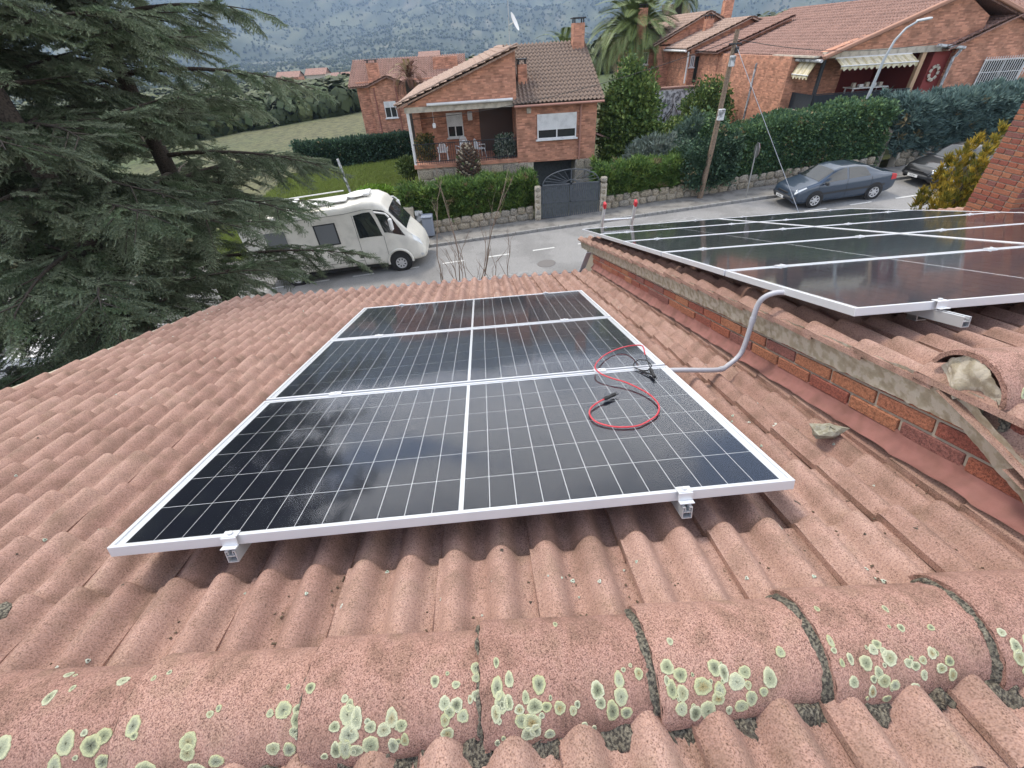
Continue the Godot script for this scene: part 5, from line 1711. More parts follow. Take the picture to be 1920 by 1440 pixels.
# ------------------------------------------------------------------ vehicles: skin(x, t) gives the half section, t = 0 sill .. 7 roof centre
class Hull:
	var st := []   # stations: [x, bottom, belt, top, half width at belt, half width at roof edge]

	func at(x: float) -> Array:
		var k := 0
		while k < st.size() - 2 and st[k + 1][0] < x: k += 1
		var a: Array = st[k]
		var b: Array = st[k + 1]
		var t: float = clampf((x - a[0]) / (b[0] - a[0]), 0.0, 1.0)
		var o := []
		for q in 6: o.append(lerpf(a[q], b[q], t))
		return o

	func point(x: float, t: float, side: float) -> Vector3:
		var s := at(x)
		var bot: float = s[1]; var belt: float = s[2]; var top: float = s[3]; var w: float = s[4]; var wt: float = s[5]
		var prof := [Vector2(w * 0.90, bot), Vector2(w * 0.985, bot + 0.10), Vector2(w * 1.0, lerpf(bot, belt, 0.5)), Vector2(w * 0.965, belt), Vector2(lerpf(w * 0.94, wt, 0.55), lerpf(belt, top, 0.55)), Vector2(wt, lerpf(belt, top, 0.88)), Vector2(wt * 0.72, lerpf(belt, top, 0.985)), Vector2(0.0, top)]
		var k := mini(int(t), 6)
		var f := t - k
		# smooth between profile points
		var p0: Vector2 = prof[maxi(k - 1, 0)]; var p1: Vector2 = prof[k]; var p2: Vector2 = prof[k + 1]; var p3: Vector2 = prof[mini(k + 2, 7)]
		if k == 6: p3 = Vector2(-p1.x, p1.y)
		var q := p1.cubic_interpolate(p2, p0, p3, f)
		return Vector3(x, q.y, side * q.x)

func skin_body(sk: Hull, x0: float, x1: float, nx: int) -> Geo:
	var g := Geo.new()
	var p := PackedVector3Array()
	var nt := 22
	var cols := nt * 2 + 1
	for k in nx:
		var x := lerpf(x0, x1, k / float(nx - 1))
		for q in cols:
			var t := 7.0 * (1.0 - absf(q - nt) / float(nt))
			p.append(sk.point(x, 7.0 - absf(q - nt) / float(nt) * 7.0, -1.0 if q < nt else 1.0))
	# du from -z side over the roof to +z, dv = +x: at the roof z cross x = y
	g.sheet(p, nx, cols)
	for e in [0, nx - 1]:
		var mid := Vector3(p[e * cols].x, 0, 0)
		mid.y = (p[e * cols].y + p[e * cols + nt].y) / 2
		for q in cols - 1:
			if e == 0: g.tri(mid, p[e * cols + q], p[e * cols + q + 1])
			else: g.tri(mid, p[e * cols + q + 1], p[e * cols + q])
		g.tri(mid, p[e * cols + cols - 1], p[e * cols]) if e == 0 else g.tri(mid, p[e * cols], p[e * cols + cols - 1])
	return g

# patch of the skin: corners in (x, t): lower front, lower back, upper back, upper front
func patch(sk: Hull, c: Array, side: float, lift: float, n := 7) -> Geo:
	var g := Geo.new()
	var p := PackedVector3Array()
	for r in n:
		for q in n:
			var u := q / float(n - 1)
			var v := r / float(n - 1)
			var lo: Vector2 = (c[0] as Vector2).lerp(c[1], u)
			var hi: Vector2 = (c[3] as Vector2).lerp(c[2], u)
			var xt := lo.lerp(hi, v)
			var a := sk.point(xt.x, xt.y, side)
			var e := sk.point(xt.x, minf(xt.y + 0.05, 6.99), side) - a
			var f := sk.point(xt.x + 0.03, xt.y, side) - sk.point(xt.x - 0.03, xt.y, side)
			var nrm := f.cross(e).normalized()
			if nrm.y < -0.3 or (absf(nrm.y) < 0.4 and nrm.z * side < 0): nrm = -nrm
			p.append(a + nrm * lift)
	g.sheet(p, n, n)
	return g

# patch across the whole width (windscreens): x range against t range both sides
func screen(sk: Hull, x_low: float, x_high: float, t_edge: float, lift: float) -> Geo:
	var g := Geo.new()
	var p := PackedVector3Array()
	var n := 13
	for r in 9:
		var x := lerpf(x_low, x_high, r / 8.0)
		for q in n:
			var s := lerpf(-1.0, 1.0, q / float(n - 1))
			var t := lerpf(7.0, t_edge, absf(s))
			var a := sk.point(x, t, signf(s) if s != 0 else 1.0)
			var fwd := signf(x_low - x_high)
			p.append(a + Vector3(fwd * 0.6, 0.8, 0).normalized() * lift)
	g.sheet(p, 9, n)
	return g

func wheel(parent: Node, at: Vector3, r: float, w: float, side: float, spokes: int) -> void:
	var b := Basis(Vector3.RIGHT, PI / 2 * side)
	var t := Geo.new()
	t.lathe(PackedVector2Array([Vector2(r * 0.64, -w * 0.42), Vector2(r * 0.90, -w * 0.5), Vector2(r * 0.985, -w * 0.40), Vector2(r, -w * 0.2), Vector2(r, w * 0.2), Vector2(r * 0.985, w * 0.40), Vector2(r * 0.90, w * 0.5), Vector2(r * 0.64, w * 0.42)]), 28, at, b)
	var wh := gpart(parent, "wheel", t, M.tyre)
	var k := Geo.new()
	k.lathe(PackedVector2Array([Vector2(r * 0.66, w * 0.44), Vector2(r * 0.60, w * 0.46), Vector2(r * 0.57, w * 0.34), Vector2(r * 0.30, w * 0.38), Vector2(r * 0.18, w * 0.47), Vector2(0.001, w * 0.48)]), 28, at, b)
	for s in spokes:
		var a := TAU * s / spokes
		k.bevel(at + b * Vector3(cos(a) * r * 0.40, w * 0.42, sin(a) * r * 0.40), Vector3(r * 0.42, 0.02, r * 0.16), 0.006, b * Basis(Vector3.UP, -a))
	gpart(wh, "rim", k, M.rim)
	var hole := Geo.new()
	for s in spokes:
		var a := TAU * (s + 0.5) / spokes
		hole.bevel(at + b * Vector3(cos(a) * r * 0.43, w * 0.385, sin(a) * r * 0.43), Vector3(r * 0.20, 0.015, r * 0.13), 0.005, b * Basis(Vector3.UP, -a))
	gpart(wh, "vent", hole, M.dark)

func letters(parent: Node, text: String, size: float, depth: float, t: Transform3D, m: Material) -> void:
	var tm := TextMesh.new()
	var f := SystemFont.new()
	f.font_names = PackedStringArray(["Droid Sans"])
	tm.font = f
	tm.text = text
	tm.font_size = 32
	tm.pixel_size = size / 32.0
	tm.depth = depth
	part(parent, "lettering", tm, m, t)

func car(label: String, at: Vector3, paint: Material, plate: String, turn := PI) -> void:
	# nose towards -x
	var o := thing("parked_car", label, "car", "cars parked along the kerb")
	o.transform = Transform3D(Basis(Vector3.UP, turn) * Basis(Vector3.BACK, 0.067 * cos(turn)), at)
	var sk := Hull.new()
	# local: nose at +x ; origin under the front axle
	sk.st = [[-3.40, 0.42, 0.78, 0.84, 0.74, 0.66], [-3.36, 0.34, 0.86, 0.93, 0.80, 0.72], [-3.15, 0.26, 0.90, 0.98, 0.83, 0.74], [-2.75, 0.22, 0.91, 1.06, 0.85, 0.68], [-2.15, 0.20, 0.91, 1.34, 0.86, 0.60], [-1.70, 0.20, 0.90, 1.42, 0.86, 0.585], [-1.05, 0.20, 0.89, 1.43, 0.865, 0.59], [-0.72, 0.20, 0.885, 1.36, 0.865, 0.61], [-0.05, 0.20, 0.87, 0.985, 0.86, 0.70], [0.35, 0.20, 0.80, 0.90, 0.85, 0.72], [0.72, 0.22, 0.66, 0.79, 0.81, 0.68], [0.86, 0.28, 0.56, 0.68, 0.74, 0.62], [0.90, 0.36, 0.50, 0.60, 0.68, 0.58]]
	gpart(o, "body", skin_body(sk, -3.40, 0.90, 70), paint)
	var gl: Material = M.autoglass
	for s in [-1.0, 1.0]:
		gpart(o, "side_window", patch(sk, [Vector2(-0.12, 3.25), Vector2(-1.22, 3.25), Vector2(-1.22, 5.05), Vector2(-0.66, 5.0)], s, 0.006), gl)
		gpart(o, "side_window", patch(sk, [Vector2(-1.30, 3.25), Vector2(-2.20, 3.30), Vector2(-1.98, 4.95), Vector2(-1.30, 5.05)], s, 0.006), gl)
		gpart(o, "headlight", patch(sk, [Vector2(0.83, 3.2), Vector2(0.40, 3.3), Vector2(0.40, 4.4), Vector2(0.80, 4.6)], s, 0.006), M.lamp_glass)
		gpart(o, "tail_light", patch(sk, [Vector2(-3.37, 2.4), Vector2(-3.12, 2.4), Vector2(-3.12, 3.6), Vector2(-3.37, 3.4)], s, 0.006), M.red)
		gpart(o, "side_moulding", patch(sk, [Vector2(0.30, 1.85), Vector2(-2.9, 1.85), Vector2(-2.9, 2.15), Vector2(0.30, 2.15)], s, 0.006, 12), M.trim)
		var mi := Geo.new()
		mi.bevel(Vector3(-0.30, 0.95, s * 0.96), Vector3(0.10, 0.13, 0.2), 0.03)
		gpart(o, "wing_mirror", mi, M.trim)
		for k in [[-1.26, 0.0], [-2.28, 0.0], [-0.10, 0.0]]:
			var dl := Geo.new()
			var pp := PackedVector3Array()
			for q in 9: pp.append(sk.point(k[0], lerpf(0.6, 3.2, q / 8.0), s) * Vector3(1, 1, 1.002))
			dl.tube(pp, PackedFloat32Array([0.006]), 4)
			gpart(o, "door_gap", dl, M.dark)
		for x in [-0.02, -2.52]:
			# wheel arch shadow gap and wheel
			var ar := Geo.new()
			ar.lathe(PackedVector2Array([Vector2(0.001, 0.0), Vector2(0.35, 0.0), Vector2(0.365, -0.01)]), 24, Vector3(x, 0.33, s * 0.868), Basis(Vector3.RIGHT, PI / 2 * s))
			gpart(o, "wheel_arch", ar, M.dark)
			wheel(o, Vector3(x, 0.305, s * 0.80), 0.305, 0.19, s, 7)
	gpart(o, "windscreen", screen(sk, -0.10, -0.70, 5.15, 0.008), gl)
	gpart(o, "rear_screen", screen(sk, -2.72, -2.20, 5.2, 0.008), gl)
	var bp := Geo.new()
	var path := PackedVector3Array()
	for k in 13:
		var s := lerpf(-1, 1, k / 12.0)
		path.append(Vector3(0.92 - 0.16 * pow(absf(s), 2.5), 0.44, s * 0.78))
	bp.tube(path, PackedFloat32Array([0.085]), 8)
	gpart(o, "bumper", bp, M.trim)
	var gi := Geo.new()
	gi.bevel(Vector3(0.885, 0.60, 0), Vector3(0.05, 0.09, 0.72), 0.02)
	gpart(o, "grille", gi, M.dark)
	var pl := Geo.new()
	pl.bevel(Vector3(1.012, 0.44, 0), Vector3(0.012, 0.11, 0.52), 0.004)
	var pn := gpart(o, "number_plate", pl, M.white)
	letters(pn, plate, 0.085, 0.003, Transform3D(Basis(Vector3.UP, PI / 2), Vector3(1.0195, 0.44, 0)), M.dark)

func motorhome() -> void:
	var at := Vector3(-3.45, gh(-3.45, 0), -19.13)
	var o := thing("motorhome", "cream motorhome with rounded cab and roof gear, parked half behind the cedars", "motorhome")
	o.transform = Transform3D(Basis(Vector3.BACK, 0.067), at)
	var cream := tmat(lin(0.68, 0.66, 0.60), 0.30, M.soft2, 3.0)
	var sk := Hull.new()
	sk.st = [[-5.95, 0.62, 1.40, 2.62, 1.05, 0.98], [-5.87, 0.50, 1.40, 2.78, 1.12, 1.04], [-5.65, 0.46, 1.40, 2.84, 1.14, 1.06], [-1.70, 0.42, 1.40, 2.86, 1.14, 1.05], [-1.00, 0.40, 1.40, 2.93, 1.14, 1.00], [-0.55, 0.36, 1.38, 2.88, 1.13, 0.95], [-0.22, 0.34, 1.36, 2.70, 1.12, 0.92], [-0.02, 0.34, 1.33, 2.42, 1.11, 0.92], [0.55, 0.34, 1.24, 1.55, 1.06, 0.88], [0.82, 0.34, 1.02, 1.24, 0.99, 0.82], [1.00, 0.36, 0.78, 0.98, 0.88, 0.72], [1.07, 0.42, 0.60, 0.76, 0.76, 0.60]]
	gpart(o, "body", skin_body(sk, -5.95, 1.07, 110), cream)
	var gl: Material = M.autoglass
	gpart(o, "windscreen", screen(sk, 0.50, -0.02, 5.25, 0.012), gl)
	for s in [-1.0, 1.0]:
		gpart(o, "quarter_window", patch(sk, [Vector2(0.42, 3.35), Vector2(-0.36, 3.35), Vector2(-0.58, 4.55), Vector2(0.02, 4.85)], s, 0.010), gl)
		gpart(o, "cab_window", patch(sk, [Vector2(-0.46, 3.2), Vector2(-1.38, 3.2), Vector2(-1.38, 4.35), Vector2(-0.72, 4.42)], s, 0.010), gl)
		gpart(o, "window_frame", patch(sk, [Vector2(-2.16, 3.05), Vector2(-3.04, 3.05), Vector2(-3.04, 4.12), Vector2(-2.16, 4.12)], s, 0.008), M.trim)
		gpart(o, "cabin_window", patch(sk, [Vector2(-2.22, 3.12), Vector2(-2.98, 3.12), Vector2(-2.98, 4.05), Vector2(-2.22, 4.05)], s, 0.016), M.greyglass)
		gpart(o, "cabin_window", patch(sk, [Vector2(-4.2, 3.12), Vector2(-5.0, 3.12), Vector2(-5.0, 4.05), Vector2(-4.2, 4.05)], s, 0.016), M.greyglass)
		gpart(o, "headlight", patch(sk, [Vector2(0.98, 3.3), Vector2(0.70, 3.1), Vector2(0.62, 4.6), Vector2(0.90, 5.1)], s, 0.010), M.lamp_glass)
		gpart(o, "fog_light", patch(sk, [Vector2(0.97, 1.0), Vector2(0.86, 1.0), Vector2(0.86, 1.7), Vector2(0.97, 1.7)], s, 0.010), M.lamp_glass)
		gpart(o, "locker_door", patch(sk, [Vector2(-1.5, 0.35), Vector2(-2.7, 0.35), Vector2(-2.7, 1.35), Vector2(-1.5, 1.35)], s, 0.008), cream)
		gpart(o, "door_handle", patch(sk, [Vector2(-1.42, 1.7), Vector2(-1.56, 1.7), Vector2(-1.56, 2.3), Vector2(-1.42, 2.3)], s, 0.014, 3), M.trim)
		for k in [[[-0.42, 0.5], [-0.42, 3.2]], [[-1.44, 0.5], [-1.44, 4.4]], [[-1.44, 1.45], [-5.75, 1.45]], [[-2.8, 0.3], [-2.8, 1.45]], [[-0.62, 4.6], [-5.75, 4.7]]]:
			var dl := Geo.new()
			var pp := PackedVector3Array()
			for q in 15:
				var t := q / 14.0
				pp.append(sk.point(lerpf(k[0][0], k[1][0], t), lerpf(k[0][1], k[1][1], t), s) * Vector3(1, 1, 1.003))
			dl.tube(pp, PackedFloat32Array([0.007]), 4)
			gpart(o, "panel_gap", dl, M.trim)
		for x in [0.0, -4.42]:
			var ar := Geo.new()
			ar.lathe(PackedVector2Array([Vector2(0.001, 0.0), Vector2(0.44, 0.0), Vector2(0.46, -0.01)]), 28, Vector3(x, 0.40, s * 1.135), Basis(Vector3.RIGHT, PI / 2 * s))
			gpart(o, "wheel_arch", ar, M.dark)
			var lip := Geo.new()
			var pp := PackedVector3Array()
			for q in 17:
				var a := lerpf(-0.1, PI + 0.1, q / 16.0)
				pp.append(Vector3(x + cos(a) * 0.50, 0.40 + sin(a) * 0.50, s * 1.125))
			lip.tube(pp, PackedFloat32Array([0.05]), 6)
			gpart(o, "arch_lip", lip, cream)
			wheel(o, Vector3(x, 0.345, s * 1.07), 0.345, 0.22, s, 8)
		var mi := Geo.new()
		mi.tube(PackedVector3Array([Vector3(-0.55, 2.45, s * 1.06), Vector3(-0.1, 2.38, s * 1.22), Vector3(0.02, 2.25, s * 1.28)]), PackedFloat32Array([0.035]), 6)
		mi.bevel(Vector3(0.03, 1.98, s * 1.30), Vector3(0.14, 0.48, 0.2), 0.05)
		gpart(o, "mirror_arm", mi, M.white)
	var sk2 := Geo.new()
	sk2.box(Vector3(-2.7, 0.34, 0), Vector3(5.2, 0.12, 1.9))
	gpart(o, "chassis", sk2, M.dark)
	# roof gear
	var rg := Geo.new()
	rg.bevel(Vector3(-2.3, 2.93, 0.35), Vector3(1.5, 0.05, 0.75), 0.01)
	gpart(o, "roof_hatch", rg, M.white)
	var rg2 := Geo.new()
	rg2.bevel(Vector3(-4.3, 2.93, -0.3), Vector3(1.0, 0.06, 0.8), 0.01)
	gpart(o, "roof_hatch", rg2, M.white)
	var dish := Geo.new()
	dish.lathe(PackedVector2Array([Vector2(0.46, 0.06), Vector2(0.44, 0.09), Vector2(0.2, 0.05), Vector2(0.001, 0.04)]), 24, Vector3(-1.15, 2.93, 0.15))
	dish.bevel(Vector3(-0.80, 2.99, 0.15), Vector3(0.24, 0.12, 0.7), 0.03)
	gpart(o, "satellite_dish", dish, M.white)
	var rr := Geo.new()
	for s in [-0.95, 0.95]:
		rr = Geo.new()
		bar(rr, Vector3(-5.6, 2.93, s), Vector3(-2.0, 2.95, s), 0.025)
		gpart(o, "roof_rail", rr, M.white)

func build_vehicles() -> void:
	M.autoglass = mat(lin(0.018, 0.022, 0.024), 0.05, 0.0, 0.7)
	M.greyglass = mat(lin(0.16, 0.17, 0.18), 0.12)
	M.lamp_glass = mat(lin(0.55, 0.57, 0.58), 0.1, 0.3)
	M.trim = mat(lin(0.022, 0.024, 0.028), 0.6)
	var blue := mat(lin(0.030, 0.050, 0.082), 0.32, 0.35)
	blue.clearcoat_enabled = true
	blue.clearcoat = 1.0
	blue.clearcoat_roughness = 0.08
	var black := mat(lin(0.006, 0.006, 0.008), 0.3, 0.2)
	black.clearcoat_enabled = true
	black.clearcoat = 1.0
	black.clearcoat_roughness = 0.05
	car("dark blue-grey hatchback parked along the long green hedge", Vector3(14.03, gh(14.03, 0), -19.25), blue, "M 3842")
	car("black car behind the blue-grey one, half hidden by the golden conifer", Vector3(19.9, gh(19.9, 0), -19.35), black, "B 2710")
	var wht := mat(lin(0.70, 0.70, 0.70), 0.3)
	wht.clearcoat_enabled = true
	wht.clearcoat = 1.0
	car("white car glimpsed under the cedars on the near side", Vector3(-15.6, gh(-15.6, 0), -13.9), wht, "T 5528", 0.0)
	motorhome()

func build_furniture() -> void:
	# octagonal stop sign seen edge-on
	var s := thing("stop_sign", "road sign on a grey post at the kerb, seen nearly edge-on", "sign")
	var p := Geo.new()
	var b := Vector3(12.21, gh(12.21, 0) + 0.1, -20.45)
	var tp := Vector3(12.10, b.y + 2.15, -20.45)
	bar(p, b, tp, 0.03, 8)
	gpart(s, "post", p, M.steel)
	var d := Geo.new()
	var oct := PackedVector2Array()
	for k in 8:
		oct.append(Vector2(cos(TAU * (k + 0.5) / 8), sin(TAU * (k + 0.5) / 8)) * 0.31)
	var tb := Transform3D(Basis(Vector3.UP, PI / 2 - 0.16), tp + Vector3(0.03, -0.15, 0))
	d.prism(oct, 0.0, 0.012, tb)
	gpart(s, "plate_back", d, M.steel)
	var e := Geo.new()
	e.prism(oct, 0.0125, 0.016, tb)
	gpart(s, "plate_face", e, M.red)
	letters(s, "STOP", 0.2, 0.002, Transform3D(tb.basis, tb * Vector3(0, 0, 0.018)), M.white)
	# utility pole
	var u := thing("utility_pole", "weathered wooden utility pole leaning above the dark hedge with cables", "pole")
	var q := Geo.new()
	var base := Vector3(10.45, gh(10.45, 0), -21.35)
	q.tube(PackedVector3Array([base, base + Vector3(0.10, 2.4, 0), base + Vector3(0.16, 6.4, 0)]), PackedFloat32Array([0.125, 0.11, 0.085]), 10)
	gpart(u, "shaft", q, M.wood)
	for k in [[3.55, 0.26, 0.42], [5.4, 0.2, 0.36]]:
		var bx := Geo.new()
		bx.bevel(base + Vector3(0.10, k[0], 0.2), Vector3(k[1], k[2], 0.16), 0.02)
		gpart(u, "junction_box", bx, M.grey_wall)
	var top := Geo.new()
	top.bevel(base + Vector3(0.16, 5.95, 0.05), Vector3(0.5, 0.06, 0.08), 0.01)
	top.bevel(base + Vector3(0.24, 5.75, 0.12), Vector3(0.14, 0.2, 0.12), 0.03)
	gpart(u, "bracket", top, M.iron)
	for w in [[base + Vector3(0.16, 6.1, 0), Vector3(-3.1, 4.3, -25.9)], [base + Vector3(0.16, 6.1, 0), Vector3(24.5, 6.2, -26.2)], [base + Vector3(0.16, 6.0, 0), Vector3(12.75, 0.86, -16.9)]]:
		var c := Geo.new()
		var path := PackedVector3Array()
		var sag := 0.45 if w[1].y > 2.0 else 0.02
		for k in 17:
			var t := k / 16.0
			path.append(w[0].lerp(w[1], t) - Vector3(0, sag * 4 * t * (1 - t), 0))
		c.tube(path, PackedFloat32Array([0.012]), 5)
		gpart(u, "cable", c, M.steel if w[1].y < 2 else M.black)
	# street lamp
	var l := thing("street_lamp", "curved grey street lamp rising out of the hedge", "street lamp")
	var lp := Geo.new()
	var lb := Vector3(18.72, gh(18.7, 0), -23.55)
	lp.tube(PackedVector3Array([lb, lb + Vector3(0.05, 2.3, 0), lb + Vector3(0.18, 4.4, 0), lb + Vector3(0.36, 5.1, 0), lb + Vector3(0.68, 5.52, 0), lb + Vector3(1.1, 5.73, 0)]), PackedFloat32Array([0.09, 0.075, 0.06, 0.05, 0.045, 0.04]), 10)
	gpart(l, "column", lp, mat(lin(0.36, 0.39, 0.41), 0.5, 0.2))
	var hd := Geo.new()
	hd.bevel(lb + Vector3(1.36, 5.78, 0), Vector3(0.6, 0.09, 0.24), 0.035, Basis(Vector3.BACK, 0.12))
	gpart(l, "lamp_head", hd, mat(lin(0.45, 0.47, 0.48), 0.4))
	# lawn lamp post by the motorhome
	var l2 := thing("garden_post", "slim pale post standing on the lawn beyond the motorhome", "post")
	var gp := Geo.new()
	bar(gp, Vector3(-7.2, -0.5, -27.5), Vector3(-7.6, 2.5, -27.5), 0.07, 8)
	gpart(l2, "shaft", gp, M.grey_wall)
	# bins and meter box by the rubble wall
	var bn := thing("wheelie_bin", "grey-blue wheelie bin standing against the rubble wall", "bin")
	var bg := Geo.new()
	var bc := mat(lin(0.22, 0.25, 0.31), 0.6)
	bg.bevel(Vector3(-2.55, gh(-2.5, 0) + 0.60, -21.45), Vector3(0.5, 0.85, 0.5), 0.04)
	gpart(bn, "tub", bg, bc)
	var lid := Geo.new()
	lid.bevel(Vector3(-2.55, gh(-2.5, 0) + 1.07, -21.43), Vector3(0.54, 0.08, 0.56), 0.03)
	gpart(bn, "lid", lid, bc)
	for k in [-0.2, 0.2]:
		wheel(bn, Vector3(-2.55 + k, gh(-2.5, 0) + 0.2, -21.66), 0.09, 0.05, 1.0, 3)
	var wb := thing("meter_cabinet", "stone pillar with small blue plate beside the wheelie bin", "pillar")
	wall(wb, "pillar", M.plaster, -3.85, -3.15, -0.3, 1.25, -22.0, -21.6)
	wall(wb, "cabinet", M.grey_wall, -3.1, -2.75, 0.5, 1.1, -21.75, -21.6)
	var pt := Geo.new()
	pt.prism(PackedVector2Array([Vector2(-0.14, -0.1), Vector2(0.14, -0.1), Vector2(0.14, 0.1), Vector2(-0.14, 0.1)]), 0.0, 0.01, Transform3D(Basis(), Vector3(-3.45, 0.85, -21.595)))
	gpart(wb, "blue_plate", pt, mat(lin(0.05, 0.16, 0.45), 0.4))

# ------------------------------------------------------------------ trees
# cedar sprig lying along +z, about 0.5 m, with needle tufts on short shoots
func sprig_mesh() -> ArrayMesh:
	var g := Geo.new()
	g.colored = true
	var shoots := []
	shoots.append([Vector3.ZERO, Vector3(0, 0.02, 1).normalized(), 0.5])
	for k in 8:
		var z := 0.05 + k * 0.052
		for e in [-1.0, 1.0]:
			var d := Vector3(e * rng.randf_range(0.6, 0.95), rng.randf_range(-0.28, 0.12), rng.randf_range(0.45, 0.8)).normalized()
			shoots.append([Vector3(0, 0.02 * z, z), d, rng.randf_range(0.10, 0.22) * (1.0 - z * 0.6)])
	for s in shoots:
		var n := int(s[2] / 0.022) + 2
		var d: Vector3 = s[1]
		var a := d.cross(Vector3.UP).normalized()
		var b := a.cross(d)
		for k in n:
			var p: Vector3 = s[0] + d * s[2] * k / float(n - 1)
			for q in 4:
				var ang := rng.randf() * TAU
				var out := (a * cos(ang) + b * sin(ang) * 0.8 + Vector3(0, 0.25, 0) + d * 0.75).normalized()
				var L := rng.randf_range(0.026, 0.042)
				var w := out.cross(d).normalized() * 0.0062
				var t := rng.randf_range(0.75, 1.2)
				g.tint = Color(t, t, t)
				g.tri(p - w, p + w, p + out * L)
	return g.mesh()

func cedar(label: String, at: Vector3, h: float, trunk_r: float, lean: Vector3, limbs: int, y_low: float, reach: float, sd: int, hue: float) -> void:
	var o := thing("cedar_tree", label, "tree", "cedars beside the roof")
	rng.seed = sd
	var tr := Geo.new()
	var path := PackedVector3Array()
	var rad := PackedFloat32Array()
	for k in 12:
		var t := k / 11.0
		path.append(at + lean * t + Vector3(sin(t * 5.0 + sd) * 0.12 * t, h * t, cos(t * 4.0 + sd) * 0.12 * t))
		rad.append(maxf(trunk_r * (1.0 - t) + 0.03, 0.03) * (1.25 if k == 0 else 1.0))
	tr.tube(path, rad, 12)
	gpart(o, "trunk", tr, M.bark)
	var lb := Geo.new()
	var places := []
	var tints := PackedColorArray()
	for k in limbs:
		var f := (k + rng.randf()) / limbs
		var y := lerpf(y_low, h * 0.97, f)
		var t := clampf(y / h, 0.0, 1.0)
		var c := path[int(t * 10.99)].lerp(path[mini(int(t * 10.99) + 1, 11)], fmod(t * 10.99, 1.0))
		var az := k * 2.399 + rng.randf_range(-0.4, 0.4)
		var L := reach * (0.28 + 0.85 * pow(1.0 - t, 0.75)) * rng.randf_range(0.7, 1.12)
		var dir := Vector3(cos(az), rng.randf_range(0.05, 0.42), sin(az)).normalized()
		var pts := PackedVector3Array()
		var rr := PackedFloat32Array()
		var p := c
		var d := dir
		var steps := 12
		for q in steps + 1:
			pts.append(p)
			rr.append(lerpf(0.022 + 0.010 * L, 0.006, q / float(steps)))
			p += d * (L / steps)
			d = (d + Vector3(rng.randfn() * 0.05, -0.035, rng.randfn() * 0.05)).normalized()
		lb.tube(pts, rr, 5, false)
		var side := dir.cross(Vector3.UP).normalized()
		var tone := rng.randf_range(0.75, 1.25) * hue
		var n2 := int(L * 3.5) + 4
		for q in n2:
			var u := lerpf(0.06, 1.0, (q + rng.randf()) / n2)
			var fi := u * steps
			var b0 := pts[int(fi)].lerp(pts[mini(int(fi) + 1, steps)], fmod(fi, 1.0))
			var e := 1.0 if q % 2 else -1.0
			var along := (pts[mini(int(fi) + 1, steps)] - pts[maxi(int(fi) - 1, 0)]).normalized()
			var L2 := L * 0.33 * (1.1 - u * 0.75) * rng.randf_range(0.6, 1.2) + 0.25
			var d2 := (along * rng.randf_range(0.5, 1.0) + side * e * rng.randf_range(0.5, 1.0) + Vector3(0, rng.randf_range(-0.35, 0.12), 0)).normalized()
			if u > 0.96: d2 = along
			var n3 := int(L2 / 0.24) + 2
			var pp := b0
			var seg := PackedVector3Array([pp])
			for w in n3:
				var pos := pp
				pp += d2 * (L2 / n3)
				d2 = (d2 + Vector3(0, -0.07, 0) + Vector3(rng.randfn(), rng.randfn(), rng.randfn()) * 0.06).normalized()
				var spr := (d2 + side * rng.randfn() * 0.35 + Vector3(0, rng.randf_range(-0.5, 0.15), 0)).normalized()
				var xx := spr.cross(Vector3.UP).normalized()
				var roll := Basis(spr, rng.randf_range(-0.5, 0.5))
				places.append(Transform3D(roll * Basis(xx, xx.cross(spr) * -1.0 if false else spr.cross(xx) * -1.0, spr).orthonormalized().scaled(Vector3.ONE * rng.randf_range(0.75, 1.2)), pos + Vector3(rng.randfn(), rng.randfn() * 0.5, rng.randfn()) * 0.03))
				var v := tone * rng.randf_range(0.8, 1.2)
				var col := Color(0.074, 0.106, 0.058).lerp(Color(0.170, 0.200, 0.138), rng.randf())
				tints.append(Color(col.r * v, col.g * v, col.b * v))
			seg.append(pp)
			lb.tube(seg, PackedFloat32Array([0.012, 0.005]), 4, false)
	gpart(o, "limbs", lb, M.bark)
	copies(o, "crown", M.sprig, M.leaf, places, tints, true)

func frond_mesh(n := 34) -> ArrayMesh:
	var g := Geo.new()
	g.colored = true
	var prev := Vector3.ZERO
	for k in n:
		var t := k / float(n - 1)
		var p := Vector3(0, 0.9 * sin(t * 1.9) - 1.1 * t * t, 2.6 * t * (1.0 - 0.18 * t))
		if k:
			g.tint = Color(0.9, 0.85, 0.6)
			g.quad(prev + Vector3(-0.02, 0, 0), prev + Vector3(0.02, 0, 0), p + Vector3(0.012, 0, 0), p + Vector3(-0.012, 0, 0))
			var d := (p - prev).normalized()
			var L := 0.55 * pow(sin(PI * clampf(t * 0.9 + 0.08, 0.0, 1.0)), 0.6)
			for e in [-1.0, 1.0]:
				var tip := p + (Vector3(e, 0.15, 0) + d * 0.9).normalized() * L + Vector3(0, -0.18 * L, 0)
				var v := rng.randf_range(0.8, 1.15)
				g.tint = Color(v, v, v)
				g.quad(p - d * 0.022, p.lerp(tip, 0.5) - d * 0.03, tip, p.lerp(tip, 0.5) + d * 0.035)
		prev = p
	return g.mesh()

